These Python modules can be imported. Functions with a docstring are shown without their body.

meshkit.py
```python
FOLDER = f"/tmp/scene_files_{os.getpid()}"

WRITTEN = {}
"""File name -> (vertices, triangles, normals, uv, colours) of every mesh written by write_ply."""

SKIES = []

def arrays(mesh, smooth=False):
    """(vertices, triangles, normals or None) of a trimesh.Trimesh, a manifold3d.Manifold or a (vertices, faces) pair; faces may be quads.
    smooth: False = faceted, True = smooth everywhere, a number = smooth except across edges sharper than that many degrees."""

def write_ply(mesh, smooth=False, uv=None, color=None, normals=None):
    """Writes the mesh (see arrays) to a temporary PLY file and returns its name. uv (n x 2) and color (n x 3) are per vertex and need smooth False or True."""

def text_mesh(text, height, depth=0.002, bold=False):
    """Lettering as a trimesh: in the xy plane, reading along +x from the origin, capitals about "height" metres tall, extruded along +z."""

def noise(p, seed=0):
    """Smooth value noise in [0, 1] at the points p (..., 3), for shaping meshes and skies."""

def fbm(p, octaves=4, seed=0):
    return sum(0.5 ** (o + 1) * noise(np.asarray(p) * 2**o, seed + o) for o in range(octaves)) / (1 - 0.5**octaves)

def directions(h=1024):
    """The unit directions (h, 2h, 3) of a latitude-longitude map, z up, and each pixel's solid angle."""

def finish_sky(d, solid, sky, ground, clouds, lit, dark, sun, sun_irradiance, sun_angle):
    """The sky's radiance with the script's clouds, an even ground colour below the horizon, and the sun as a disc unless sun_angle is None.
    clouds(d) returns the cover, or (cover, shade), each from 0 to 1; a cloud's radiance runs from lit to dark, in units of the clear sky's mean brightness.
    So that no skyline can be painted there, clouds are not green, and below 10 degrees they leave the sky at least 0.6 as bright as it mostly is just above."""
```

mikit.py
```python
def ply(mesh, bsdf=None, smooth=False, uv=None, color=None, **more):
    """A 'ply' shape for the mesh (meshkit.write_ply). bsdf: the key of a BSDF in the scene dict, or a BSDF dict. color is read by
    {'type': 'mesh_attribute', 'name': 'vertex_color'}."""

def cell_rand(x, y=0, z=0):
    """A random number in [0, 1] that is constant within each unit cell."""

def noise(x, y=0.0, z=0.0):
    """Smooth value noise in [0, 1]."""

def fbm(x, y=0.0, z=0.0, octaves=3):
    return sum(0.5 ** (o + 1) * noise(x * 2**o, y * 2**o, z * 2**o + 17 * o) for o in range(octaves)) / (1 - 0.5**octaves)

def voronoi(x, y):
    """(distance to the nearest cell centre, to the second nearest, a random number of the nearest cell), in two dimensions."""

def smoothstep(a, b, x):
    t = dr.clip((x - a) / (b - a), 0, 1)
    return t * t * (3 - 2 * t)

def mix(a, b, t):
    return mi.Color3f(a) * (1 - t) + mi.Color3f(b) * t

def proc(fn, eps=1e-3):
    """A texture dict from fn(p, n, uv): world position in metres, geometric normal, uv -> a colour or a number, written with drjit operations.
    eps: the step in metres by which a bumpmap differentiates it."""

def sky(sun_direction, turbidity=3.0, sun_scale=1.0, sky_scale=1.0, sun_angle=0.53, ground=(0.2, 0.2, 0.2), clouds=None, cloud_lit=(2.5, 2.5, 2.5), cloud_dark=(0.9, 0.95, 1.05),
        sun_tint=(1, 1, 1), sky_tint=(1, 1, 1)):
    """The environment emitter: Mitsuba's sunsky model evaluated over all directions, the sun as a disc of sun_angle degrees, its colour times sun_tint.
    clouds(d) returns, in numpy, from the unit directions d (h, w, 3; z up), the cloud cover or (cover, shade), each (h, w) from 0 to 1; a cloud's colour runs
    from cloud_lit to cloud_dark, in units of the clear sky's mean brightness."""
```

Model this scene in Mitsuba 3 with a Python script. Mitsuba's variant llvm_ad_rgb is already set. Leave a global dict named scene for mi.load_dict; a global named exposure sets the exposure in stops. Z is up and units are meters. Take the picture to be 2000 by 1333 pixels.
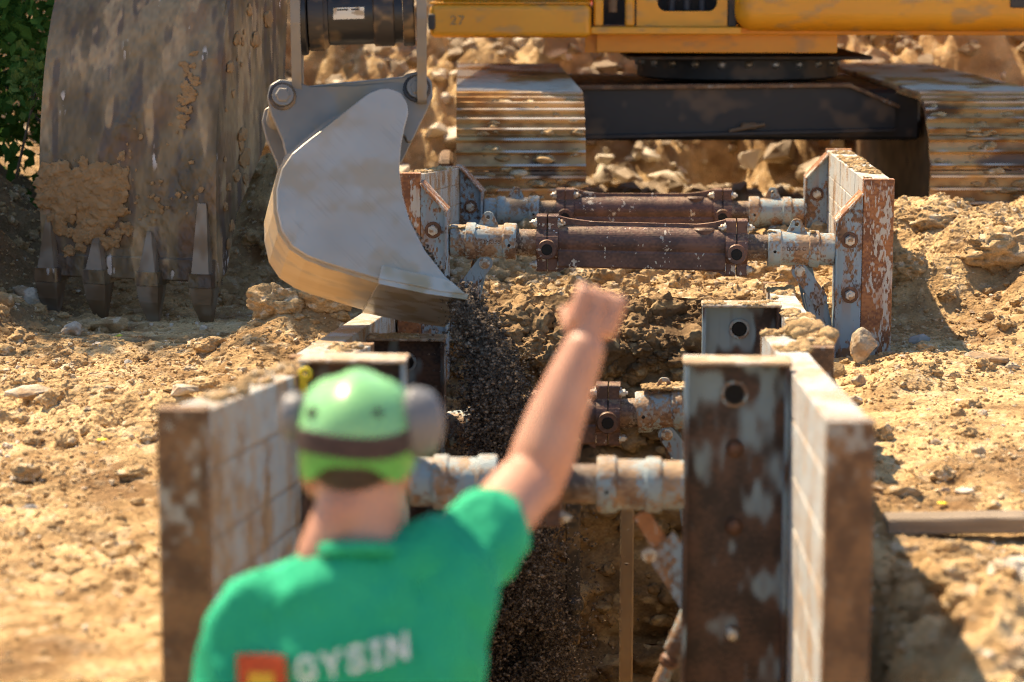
import math, random
import numpy as np, trimesh, drjit as dr, mitsuba as mi
import manifold3d as m3
from shapely.geometry import Polygon, Point, box as sbox
from shapely.ops import unary_union
from shapely import affinity
import mikit, meshkit
from mikit import noise, fbm, smoothstep, mix, cell_rand, proc

T = mi.ScalarTransform4f
scene, labels = {}, {}
RNG = np.random.default_rng(7)

# ------------------------------------------------------------------ camera, light, exposure
PITCH, YAW, EYE = math.radians(9.1), math.radians(3.33), np.array([0, 0, 1.7])
FWD = np.array([-math.sin(YAW) * math.cos(PITCH), math.cos(YAW) * math.cos(PITCH), -math.sin(PITCH)])
scene['camera'] = {'type': 'thinlens', 'fov': 23.92, 'fov_axis': 'x', 'aperture_radius': 0.020, 'focus_distance': 10.30,
                   'near_clip': 0.1, 'far_clip': 2000.0,
                   'to_world': T().look_at(origin=EYE.tolist(), target=(EYE + FWD).tolist(), up=[0, 0, 1])}
SUN = (-0.40, 0.36, 0.84)
scene['daylight'] = mikit.sky(SUN, turbidity=3, sun_tint=(1.02, 0.96, 0.86), sky_tint=(1.04, 0.98, 0.87), sky_scale=0.9)
exposure = 2.8

# ------------------------------------------------------------------ entries
def key_for(name, parent=None):
    base = (parent + '__' if parent else '') + name
    k, n = base, 0
    while k in scene or k in labels or k in USED:
        n += 1
        k = f'{base}_{n:03d}'
    USED.add(k)
    return k
USED = set()

def obj(name, mesh, mat, parent=None, smooth=False, uv=None):
    k = key_for(name, parent)
    scene[k] = mikit.ply(mesh, mat, smooth=smooth, uv=uv)
    return k

def thing(name, label, cat, group=None, mesh=None, mat=None, smooth=False):
    k = key_for(name)
    if mesh is not None:
        scene[k] = mikit.ply(mesh, mat, smooth=smooth)
    labels[k] = {'label': label, 'category': cat}
    if group:
        labels[k]['group'] = group
    return k

def part(name, parent, label=None):
    k = key_for(name, parent)
    if label:
        labels[k] = {'label': label}
    return k

def note(k, label):
    labels[k] = {'label': label}

def structure(name, mesh, mat, smooth=True):
    k = obj(name, mesh, mat, None, smooth)
    labels[k] = {'kind': 'structure'}
    return k

def stuff(name, label, cat, mesh, mat, smooth=False, parent=None):
    k = obj(name, mesh, mat, parent, smooth)
    labels[k] = {'kind': 'stuff', 'label': label}
    if cat:
        labels[k]['category'] = cat
    return k

# ------------------------------------------------------------------ mesh helpers
def cat(ms):
    ms = [m for m in ms if m is not None]
    V, F, n = [], [], 0
    for m in ms:
        V.append(np.asarray(m.vertices)); F.append(np.asarray(m.faces) + n); n += len(m.vertices)
    return trimesh.Trimesh(np.vstack(V), np.vstack(F), process=False)

def hull(pts):
    return trimesh.convex.convex_hull(np.asarray(pts, float))

def bx(x0, x1, y0, y1, z0, z1, ch=0.003):
    ch = min(ch, (x1 - x0) / 3, (y1 - y0) / 3, (z1 - z0) / 3)
    c, h = np.array([(x0 + x1) / 2, (y0 + y1) / 2, (z0 + z1) / 2]), np.array([x1 - x0, y1 - y0, z1 - z0]) / 2
    P = []
    for s in np.ndindex(2, 2, 2):
        s = np.array(s) * 2 - 1
        for k in range(3):
            d = h - ch; d[k] = h[k]
            P.append(c + s * d)
    return hull(P)

def frame(z, x=None):
    z = np.asarray(z, float); z = z / np.linalg.norm(z)
    if x is None:
        x = [0, 0, 1] if abs(z[2]) < 0.9 else [1, 0, 0]
    x = np.asarray(x, float); x = x - z * (x @ z); x /= np.linalg.norm(x)
    return x, np.cross(z, x), z

def place(m, o, x, y, z):
    m = m.copy()
    m.vertices = np.asarray(o) + np.asarray(m.vertices) @ np.array([x, y, z])
    if np.linalg.det(np.array([x, y, z])) < 0:
        m.faces = np.asarray(m.faces)[:, ::-1]
    return m

def lathe(profile, p0, p1, n=32):
    """profile [(r, t)], t in metres along p0 -> p1"""
    p0, p1 = np.asarray(p0, float), np.asarray(p1, float)
    x, y, z = frame(p1 - p0)
    a = np.arange(n) * 2 * np.pi / n
    prof = [(1e-4, profile[0][1])] + list(profile) + [(1e-4, profile[-1][1])]
    V = np.vstack([p0 + z * t + r * (np.cos(a)[:, None] * x + np.sin(a)[:, None] * y) for r, t in prof])
    F = []
    i = np.arange(n); j = (i + 1) % n
    for k in range(len(prof) - 1):
        a0, b0 = k * n, (k + 1) * n
        F += [np.stack([a0 + i, a0 + j, b0 + j], 1), np.stack([a0 + i, b0 + j, b0 + i], 1)]
    return trimesh.Trimesh(V, np.vstack(F), process=False)

def cyl(p0, p1, r, n=24, ch=0.002):
    L = float(np.linalg.norm(np.asarray(p1, float) - np.asarray(p0, float)))
    ch = min(ch, r / 3, L / 3)
    return lathe([(r - ch, 0), (r, ch), (r, L - ch), (r - ch, L)], p0, p1, n)

def ext(poly, depth):
    """extrude shapely polygon(s) along +z"""
    gs = getattr(poly, 'geoms', [poly])
    return cat([trimesh.creation.extrude_polygon(g, depth, engine='earcut') for g in gs if g.area > 1e-9])

def plate_xz(poly, y0, y1):
    """polygon in (x,z) extruded from y0 to y1"""
    return place(ext(poly, y1 - y0), [0, y1, 0], [1, 0, 0], [0, 0, 1], [0, -1, 0])

def plate_yz(poly, x0, x1):
    return place(ext(poly, x1 - x0), [x0, 0, 0], [0, 1, 0], [0, 0, 1], [1, 0, 0])

def bar(p0, p1, w, t, up=(0, 0, 1), ch=0.003):
    """box beam from p0 to p1, w wide across, t thick along the 'up' side"""
    p0, p1 = np.asarray(p0, float), np.asarray(p1, float)
    x, y, z = frame(p1 - p0, up)
    L = float(np.linalg.norm(p1 - p0))
    return place(bx(-t / 2, t / 2, -w / 2, w / 2, 0, L, ch), p0, x, y, z)

def hexbolt(p, n, r=0.02, h=0.016, washer=True):
    n = np.asarray(n, float) / np.linalg.norm(n)
    p = np.asarray(p, float)
    ms = [lathe([(r * .85, 0), (r, 0.002), (r, h * .8), (r * .85, h)], p, p + n * h, 6)]
    if washer:
        ms.append(lathe([(r * 1.35, -0.004), (r * 1.35, 0.004), (r * 1.2, 0.005)], p, p + n, 18))
    ms.append(lathe([(r * .45, h * .9), (r * .45, h * 1.35), (r * .38, h * 1.45)], p, p + n, 12))
    return cat(ms)

SPH = trimesh.creation.icosphere(subdivisions=2).vertices

def solid(chains):
    """union of hulls of consecutive spheres: chains of [(x,y,z,r) or (x,y,z,(rx,ry,rz))]"""
    parts = []
    for ch in chains:
        for a, b in zip(ch[:-1], ch[1:]):
            P = np.vstack([np.array(q[:3]) + SPH * np.asarray(q[3]) for q in (a, b)])
            parts.append(m3.Manifold.hull_points(P))
    return m3.Manifold.batch_boolean(parts, m3.OpType.Add)

def smooth_mesh(man, length=0.012, it=10):
    m = man.refine_to_length(length).to_mesh()
    t = trimesh.Trimesh(np.array(m.vert_properties[:, :3]), np.array(m.tri_verts), process=True)
    trimesh.smoothing.filter_taubin(t, iterations=it)
    return t

def nz(p, f, o=4, seed=0):
    return meshkit.fbm(np.asarray(p) * f, o, seed) - 0.5

def rock_variants(n, sub=2, rough=0.25, angular=True, seed=1):
    rng = np.random.default_rng(seed)
    out = []
    for k in range(n):
        if angular:
            q = rng.normal(size=(14, 3)); q /= np.linalg.norm(q, axis=1)[:, None]
            h = hull(q * rng.uniform(.75, 1.0, (14, 1)))
            if sub:
                h = h.subdivide()
                v = np.array(h.vertices); v += v * nz(v + k * 9.3, 2.2, 2, k)[:, None] * rough
                h = trimesh.Trimesh(v, h.faces, process=False)
            out.append(h)
        else:
            s = trimesh.creation.icosphere(subdivisions=sub)
            v = np.array(s.vertices)
            v *= (1 + rough * 2 * nz(v + k * 7.1, 1.7, 3, k + 50))[:, None]
            out.append(trimesh.Trimesh(v, s.faces, process=False))
    return out

def scatter(pts, sizes, variants, rng, flat=(0.5, 0.9), sink=0.3):
    V, F, n = [], [], 0
    which = rng.integers(0, len(variants), len(pts))
    q = rng.normal(size=(len(pts), 4)); q /= np.linalg.norm(q, axis=1)[:, None]
    w, x, y, z = q.T
    Rm = np.stack([np.stack([1 - 2 * (y * y + z * z), 2 * (x * y - z * w), 2 * (x * z + y * w)], -1),
                   np.stack([2 * (x * y + z * w), 1 - 2 * (x * x + z * z), 2 * (y * z - x * w)], -1),
                   np.stack([2 * (x * z - y * w), 2 * (y * z + x * w), 1 - 2 * (x * x + y * y)], -1)], -2)
    fl = rng.uniform(*flat, len(pts))
    st = rng.uniform(.75, 1.35, (len(pts), 2))
    for k, m in enumerate(variants):
        idx = np.nonzero(which == k)[0]
        if not len(idx):
            continue
        v = np.einsum('kij,nj->kni', Rm[idx], np.asarray(m.vertices)) * sizes[idx][:, None, None]
        v[..., 0] *= st[idx, 0][:, None]; v[..., 1] *= st[idx, 1][:, None]
        v[..., 2] *= fl[idx][:, None]
        v += pts[idx][:, None, :]
        v[..., 2] += (sizes[idx] * fl[idx] * (1 - 2 * sink) * .5)[:, None]
        nv = len(m.vertices)
        f = (np.asarray(m.faces)[None] + (n + np.arange(len(idx)) * nv)[:, None, None]).reshape(-1, 3)
        V.append(v.reshape(-1, 3)); F.append(f); n += len(idx) * nv
    return trimesh.Trimesh(np.vstack(V), np.vstack(F), process=False)

# ------------------------------------------------------------------ materials
def plate_ch(poly, depth, c=.003, n=220):
    """polygon extruded along +z with its rims chamfered"""
    r = poly.exterior if poly.exterior.is_ccw else poly.exterior.reverse()
    q = np.array([r.interpolate(t, normalized=True).coords[0] for t in np.arange(n) / n])
    d = np.roll(q, -1, 0) - np.roll(q, 1, 0); d /= np.linalg.norm(d, axis=1)[:, None]
    w = q + np.stack([-d[:, 1], d[:, 0]], 1) * c
    V = np.vstack([np.column_stack([x, np.full(n, z)]) for x, z in ((w, 0), (q, c), (q, depth - c), (w, depth))])
    i = np.arange(n); j = (i + 1) % n
    F = [np.vstack([np.stack([k * n + i, k * n + j, k * n + n + j], 1), np.stack([k * n + i, k * n + n + j, k * n + n + i], 1)]) for k in range(3)]
    cv, cf = trimesh.creation.triangulate_polygon(Polygon(w), engine='earcut')
    side = trimesh.Trimesh(V, np.vstack(F), process=False)
    lo = trimesh.Trimesh(np.column_stack([cv, np.zeros(len(cv))]), cf[:, ::-1], process=False)
    hi = trimesh.Trimesh(np.column_stack([cv, np.full(len(cv), depth)]), cf, process=False)
    return cat([side, lo, hi])

def mat(name, color, rough=0.6, bump=None, bscale=1.0, metallic=0.0, spec=0.5, beps=1e-3, **more):
    def tex(c):
        return proc(c) if callable(c) else ({'type': 'rgb', 'value': list(c)} if isinstance(c, (tuple, list)) else c)
    b = {'type': 'principled', 'base_color': tex(color), 'roughness': tex(rough) if callable(rough) else float(rough),
         'metallic': tex(metallic) if callable(metallic) else float(metallic), 'specular': float(spec), **more}
    if bump is not None:
        b = {'type': 'bumpmap', 'arbitrary': proc(bump, beps), 'scale': float(bscale), 'bsdf': b}
    scene[name] = {'type': 'twosided', 'bsdf': b}
    return name

def C(*v):
    return mi.Color3f(*v)

def soil_color(p, n, uv):
    a = fbm(p.x * 1.3, p.y * 1.3, p.z * 1.3, 3)
    b = fbm(p.x * 9, p.y * 9, p.z * 9, 3)
    g = noise(p.x * 130, p.y * 130, p.z * 130)
    c = mix((0.26, 0.160, 0.072), (0.51, 0.358, 0.180), smoothstep(.30, .62, a * .45 + b * .55))
    c = mix(c, (0.56, 0.45, 0.29), smoothstep(.60, .75, noise(p.x * 24, p.y * 24, p.z * 24 + 5)) * .45)
    c = mix(c, (0.155, 0.088, 0.042), smoothstep(.58, .76, fbm(p.x * 4 + 9, p.y * 4, p.z * 4, 2)) * .6)
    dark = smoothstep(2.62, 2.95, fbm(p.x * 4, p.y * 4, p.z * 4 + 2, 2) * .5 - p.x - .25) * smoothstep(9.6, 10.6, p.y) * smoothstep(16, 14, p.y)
    c = mix(c, mix((.075, .048, .026), (.19, .125, .065), b), dark * .85)      # darker brown mixed in over the left bank
    return c * (0.72 + 0.56 * g)
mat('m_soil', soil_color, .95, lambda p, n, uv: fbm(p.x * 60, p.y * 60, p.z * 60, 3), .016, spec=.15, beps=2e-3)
mat('m_clod', lambda p, n, uv: mix(mix((.27, .170, .080), (.50, .355, .185), fbm(p.x * 14, p.y * 14, p.z * 14, 2)), (.52, .42, .28), smoothstep(.62, .8, noise(p.x * 30, p.y * 30, p.z * 30))) * (0.75 + .5 * noise(p.x * 150, p.y * 150, p.z * 150)),
    .95, lambda p, n, uv: fbm(p.x * 120, p.y * 120, p.z * 120, 2), .005, spec=.15)
mat('m_subsoil', lambda p, n, uv: mix(mix((.115, .072, .036), (.29, .19, .095), smoothstep(.3, .65, fbm(p.x * 7, p.y * 7, p.z * 7, 3))), (.33, .235, .125), smoothstep(.6, .8, noise(p.x * 22, p.y * 22, p.z * 22))) * (.75 + .5 * noise(p.x * 120, p.y * 120, p.z * 120)), .9, lambda p, n, uv: fbm(p.x * 60, p.y * 60, p.z * 60, 3), .010, spec=.25, beps=2e-3)
mat('m_stone', lambda p, n, uv: mix(mix((.36, .29, .20), (.60, .53, .42), smoothstep(.3, .7, noise(p.x * 8, p.y * 8, p.z * 8))), (.33, .21, .11), smoothstep(.5, .7, fbm(p.x * 18, p.y * 18, p.z * 18, 2)) * .8) * (0.8 + .4 * noise(p.x * 120, p.y * 120, p.z * 120)),
    .8, lambda p, n, uv: fbm(p.x * 60, p.y * 60, p.z * 60, 2), .008, spec=.3)
mat('m_spoilrock', lambda p, n, uv: mix(mix((.15, .10, .05), (.34, .26, .16), fbm(p.x * 2.2, p.y * 2.2, p.z * 2.2, 3)), (.55, .48, .36), smoothstep(.58, .72, noise(p.x * 4.5, p.y * 4.5, p.z * 4.5))), .7, spec=.5)
mat('m_greystone', lambda p, n, uv: mix((.20, .20, .20), (.38, .36, .33), fbm(p.x * 20, p.y * 20, p.z * 20, 2)), .75, spec=.3)
mat('m_gravel', lambda p, n, uv: mix((.062, .046, .033), (.31, .24, .175), smoothstep(.55, .99, cell_rand(p.x * 70, p.y * 70, p.z * 70))), .85, spec=.25)

def painted(p1, p2, r1, r2, th, sc=7.0, dust=0.35, streak=0.35, edge=.05, soil=(.40, .28, .16), low=None, zs=.55):
    """paint p1..p2 that has flaked off to rust r1..r2 where the noise passes th; dust settled on what faces up"""
    def fn(p, n, uv):
        a = fbm(p.x * sc, p.y * sc, p.z * sc * zs, 3)
        b = fbm(p.x * sc * 7, p.y * sc * 7, p.z * sc * 7 * zs, 2)
        m = smoothstep(th - edge, th + edge, a * .62 + b * .38)
        s = noise(p.x * 45, p.y * 45, p.z * 4)
        pa = mix(p1, p2, fbm(p.x * 3.1, p.y * 3.1, p.z * 3.1 + 3, 2))
        pa = mix(pa, mi.Color3f(r2) * .8 + mi.Color3f(pa) * .25, smoothstep(.55, .8, s) * streak)
        ru = mix(r1, r2, smoothstep(.25, .75, noise(p.x * 23, p.y * 23, p.z * 13) * .6 + .4 * noise(p.x * 110, p.y * 110, p.z * 110)))
        c = mix(pa, ru, m)
        d = smoothstep(.42, .66, b * .5 + a * .5) * smoothstep(.3, .9, n.z)
        c = mix(c, soil, d * dust)
        if low is not None:
            c = mix(c, soil, smoothstep(low + .25, low - .15, p.z + a * .5) * .6)
        return c
    return fn

def flakes(sc):
    return lambda p, n, uv: fbm(p.x * sc, p.y * sc, p.z * sc, 2)

BLUE1, BLUE2 = (.40, .47, .50), (.28, .37, .43)
RUST1, RUST2 = (.075, .040, .026), (.24, .105, .042)
mat('m_post_blue', painted((.27, .345, .385), (.18, .265, .33), (.085, .048, .030), (.27, .14, .065), .555, 19, .5, .55, .06, zs=.4), .6, flakes(90), .0016)
mat('m_channel_blue', painted((.29, .36, .38), (.20, .27, .29), (.036, .022, .017), (.115, .058, .035), .47, 3.0, .5, .3, .05, zs=.4), .6, flakes(90), .0016)
mat('m_panel_light', painted((.39, .395, .36), (.31, .34, .33), (.21, .12, .06), (.36, .24, .13), .54, 7, .75, .9, .09), .6, flakes(60), .0016)
mat('m_panel_side', painted((.46, .46, .43), (.36, .405, .42), (.26, .16, .09), (.42, .30, .18), .57, 8, .7, .75, .09), .6, flakes(60), .0012)
mat('m_panel_top', painted((.50, .42, .33), (.40, .33, .26), (.25, .17, .11), (.40, .28, .16), .5, 8, .6, .2), .8, flakes(60), .002)
mat('m_post_rust', painted((.50, .45, .36), (.42, .41, .38), (.16, .062, .027), (.36, .145, .050), .425, 22, .3, .6, .05, zs=.28), .65, flakes(110), .0018)
mat('m_post_brown', painted((.36, .33, .27), (.27, .27, .25), (.095, .048, .022), (.23, .120, .05), .37, 8, .4, .5, .08), .65, flakes(80), .0018)
mat('m_socket', painted((.33, .385, .385), (.22, .30, .325), (.15, .08, .045), (.36, .22, .12), .52, 17, .75, .45, .07), .6, flakes(110), .002)
mat('m_spindle', painted((.50, .44, .36), (.44, .38, .31), (.070, .034, .025), (.150, .070, .046), .345, 15, .45, .15, .012), .5, flakes(130), .0012)
mat('m_thread', painted((.30, .24, .18), (.24, .18, .13), (.055, .035, .025), (.20, .11, .06), .45, 20, .6, .1), .5, flakes(130), .001)
mat('m_bolt', lambda p, n, uv: mix((.56, .53, .46), (.34, .22, .13), smoothstep(.45, .7, noise(p.x * 60, p.y * 60, p.z * 60))), .45, metallic=.5)
mat('m_boltrust', lambda p, n, uv: mix((.06, .032, .02), (.20, .09, .045), noise(p.x * 60, p.y * 60, p.z * 60)), .6)
mat('m_hole', (.012, .01, .008), .9)

mat('m_bucket', lambda p, n, uv: mix(mix(mix((.32, .305, .28), (.44, .42, .385), fbm(p.x * 6, p.y * 6, p.z * 6, 3)), (.34, .25, .14), smoothstep(.50, .72, fbm(p.x * 9 + 4, p.y * 9, p.z * 9, 3)) * .5), (.17, .15, .135), smoothstep(.60, .85, noise((p.x + p.z) * 160, p.y * 40, (p.z - p.x) * 6)) * smoothstep(.45, .65, fbm(p.x * 5, p.y * 5, p.z * 5 + 8, 2)) * .12),
    lambda p, n, uv: .34 + .3 * noise(p.x * 12, p.y * 12, p.z * 12), flakes(50), .0008, metallic=.35)
mat('m_bucketdark', lambda p, n, uv: mix(mix((.165, .150, .130), (.27, .25, .22), fbm(p.x * 7, p.y * 7, p.z * 7, 3)), (.30, .21, .11), smoothstep(.54, .72, fbm(p.x * 8 + 2, p.y * 8, p.z * 8, 3)) * .6), .5, flakes(50), .001, metallic=.25)
mat('m_bucketshell', lambda p, n, uv: mix(mix((.40, .29, .16), (.50, .40, .27), fbm(p.x * 4, p.y * 14, p.z * 4, 3)), (.30, .27, .23), smoothstep(.5, .7, fbm(p.x * 10, p.y * 10, p.z * 10, 2)) * .7), .5, flakes(50), .001, metallic=.2)
mat('m_wearstrip', lambda p, n, uv: mix((.46, .43, .38), (.36, .29, .19), smoothstep(.4, .7, fbm(p.x * 14, p.y * 14, p.z * 14, 2))), .35, metallic=.5)

def bigbucket_color(p, n, uv):
    a = fbm(p.x * 3, p.y * 3, p.z * 2.2, 3)
    b = fbm(p.x * 15, p.y * 15, p.z * 3.2, 3)
    s = noise(p.x * 26, p.y * 26, p.z * 3.5)
    c = mix((.085, .064, .036), (.235, .175, .098), smoothstep(.30, .62, a * .6 + b * .4))
    c = mix(c, (.075, .055, .045), smoothstep(.50, .75, s) * .8)
    c = mix(c, (.17, .075, .03), smoothstep(.58, .74, noise(p.x * 7, p.y * 7 + 9, p.z * 5)) * .35)
    c = mix(c, (.33, .235, .13), smoothstep(.57, .70, b))
    c = mix(c, (.60, .56, .52), smoothstep(.76, .86, noise(p.x * 13 + 3, p.y * 13, p.z * 4.0)) * smoothstep(.55, .68, noise(p.x * 70, p.y * 70, p.z * 22)) * .8)
    return c * (.84 + .32 * noise(p.x * 75, p.y * 75, p.z * 30))
mat('m_bigbucket', bigbucket_color, lambda p, n, uv: .38 + .4 * noise(p.x * 9, p.y * 9, p.z * 5), lambda p, n, uv: fbm(p.x * 34, p.y * 34, p.z * 18, 3), .020, spec=.5, beps=2e-3)
mat('m_mud', lambda p, n, uv: mix((.21, .125, .055), (.36, .23, .115), fbm(p.x * 20, p.y * 20, p.z * 20, 3)), .85, flakes(90), .004, spec=.3)
mat('m_tooth', lambda p, n, uv: mix((.24, .20, .155), (.16, .11, .065), smoothstep(.35, .65, fbm(p.x * 14, p.y * 14, p.z * 8, 2))), .5, flakes(60), .002, metallic=.25)

mat('m_black', lambda p, n, uv: mix((.018, .017, .017), (.11, .075, .04), smoothstep(.52, .75, fbm(p.x * 11, p.y * 11, p.z * 11, 3))), .38)
mat('m_blackbrown', lambda p, n, uv: mix((.03, .025, .022), (.20, .125, .055), smoothstep(.42, .68, fbm(p.x * 14, p.y * 14, p.z * 14, 3))), .5)
mat('m_steel', lambda p, n, uv: mix((.45, .44, .42), (.28, .22, .15), smoothstep(.45, .7, fbm(p.x * 18, p.y * 18, p.z * 18, 2))), .35, metallic=.6)
mat('m_label', lambda p, n, uv: mix((.62, .58, .48), (.35, .27, .17), smoothstep(.55, .8, noise(p.x * 60, p.y * 60, p.z * 60))), .6)
mat('m_labelink', (.05, .045, .04), .7)
mat('m_yellow', lambda p, n, uv: mix(mix((.70, .32, .012), (.62, .26, .010), fbm(p.x * 3, p.y * 3, p.z * 3, 2)), (.38, .22, .08), smoothstep(.54, .78, fbm(p.x * 7, p.y * 7, p.z * 11 + 4, 3)) * .75), .42, clearcoat=.3)
mat('m_frame', lambda p, n, uv: mix((.022, .019, .018), (.10, .06, .034), smoothstep(.5, .72, fbm(p.x * 6, p.y * 6, p.z * 6, 3))), .55)
mat('m_track', lambda p, n, uv: mix(mix(mix((.24, .115, .034), (.48, .305, .13), smoothstep(.28, .68, fbm(p.x * 8, p.y * 8, p.z * 8, 3))), (.12, .07, .04), smoothstep(.62, .72, noise(p.x * 5 + 3, p.y * 5, p.z * 7))), (.50, .465, .41), smoothstep(.5, .9, uv.y) * smoothstep(.36, .58, fbm(p.x * 6, p.y * 3, p.z * 3, 2))), .48, metallic=lambda p, n, uv: .7 * smoothstep(.6, .95, uv.y))
mat('m_tracklink', lambda p, n, uv: mix((.05, .035, .025), (.24, .14, .06), fbm(p.x * 9, p.y * 9, p.z * 9, 2)), .6)

mat('m_skin', lambda p, n, uv: mix((.45, .205, .125), (.56, .31, .21), fbm(p.x * 14, p.y * 14, p.z * 14, 2)), .48, spec=.4)
mat('m_hair', (.04, .03, .025), .7)
mat('m_shirt', lambda p, n, uv: mix((.014, .32, .155), (.030, .42, .225), fbm(p.x * 9, p.y * 9, p.z * 9, 3)) * (.92 + .16 * noise(p.x * 700, p.y * 700, p.z * 700)), .85, lambda p, n, uv: fbm(p.x * 22, p.y * 22, p.z * 14, 3), .012, spec=.2, sheen=.2)
mat('m_print', (.66, .72, .68), .8)
mat('m_patchred', (.50, .075, .018), .8)
mat('m_patchyellow', (.72, .42, .03), .8)
mat('m_helmet', lambda p, n, uv: mix((.19, .48, .19), (.23, .52, .22), noise(p.x * 9, p.y * 9, p.z * 9)), .32, clearcoat=.6)
mat('m_helmetrim', (.085, .37, .055), .4)
mat('m_strap', lambda p, n, uv: mix((.035, .022, .022), (.07, .045, .04), noise(p.x * 60, p.y * 60, p.z * 60)), .8)
mat('m_muff', (.155, .16, .17), .45)
mat('m_muffdark', (.04, .04, .045), .6)
mat('m_trousers', lambda p, n, uv: mix((.03, .035, .045), (.09, .08, .06), fbm(p.x * 5, p.y * 5, p.z * 5, 2)), .9)
mat('m_boot', (.09, .06, .035), .7)
mat('m_wood', lambda p, n, uv: mix((.15, .115, .08), (.29, .235, .175), noise(p.x * 5, p.y * 80, p.z * 80) * .6 + .4 * noise(p.x * 14, p.y * 20, p.z * 20)), .85, lambda p, n, uv: noise(p.x * 6, p.y * 120, p.z * 120), .003)
mat('m_woodsoil', lambda p, n, uv: mix((.17, .105, .055), (.33, .23, .125), fbm(p.x * 16, p.y * 16, p.z * 6, 3)), .85, flakes(50), .003)
mat('m_yellowbit', (.70, .52, .02), .6)
mat('m_bark', lambda p, n, uv: mix((.06, .045, .03), (.16, .12, .08), noise(p.x * 20, p.y * 20, p.z * 6)), .9)
for nm, c1, c2 in (('m_leaf', (.05, .125, .025), (.10, .21, .045)), ('m_leafpale', (.10, .18, .04), (.16, .22, .06))):
    scene[nm] = {'type': 'principledthin', 'base_color': proc((lambda c1, c2: lambda p, n, uv: mix(c1, c2, noise(p.x * 9, p.y * 9, p.z * 9)))(c1, c2)), 'roughness': .45, 'diff_trans': .7, 'eta': 1.4}
# ------------------------------------------------------------------ the ground
def ss(a, b, x):
    t = np.clip((np.asarray(x, float) - a) / (b - a), 0, 1)
    return t * t * (3 - 2 * t)

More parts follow.
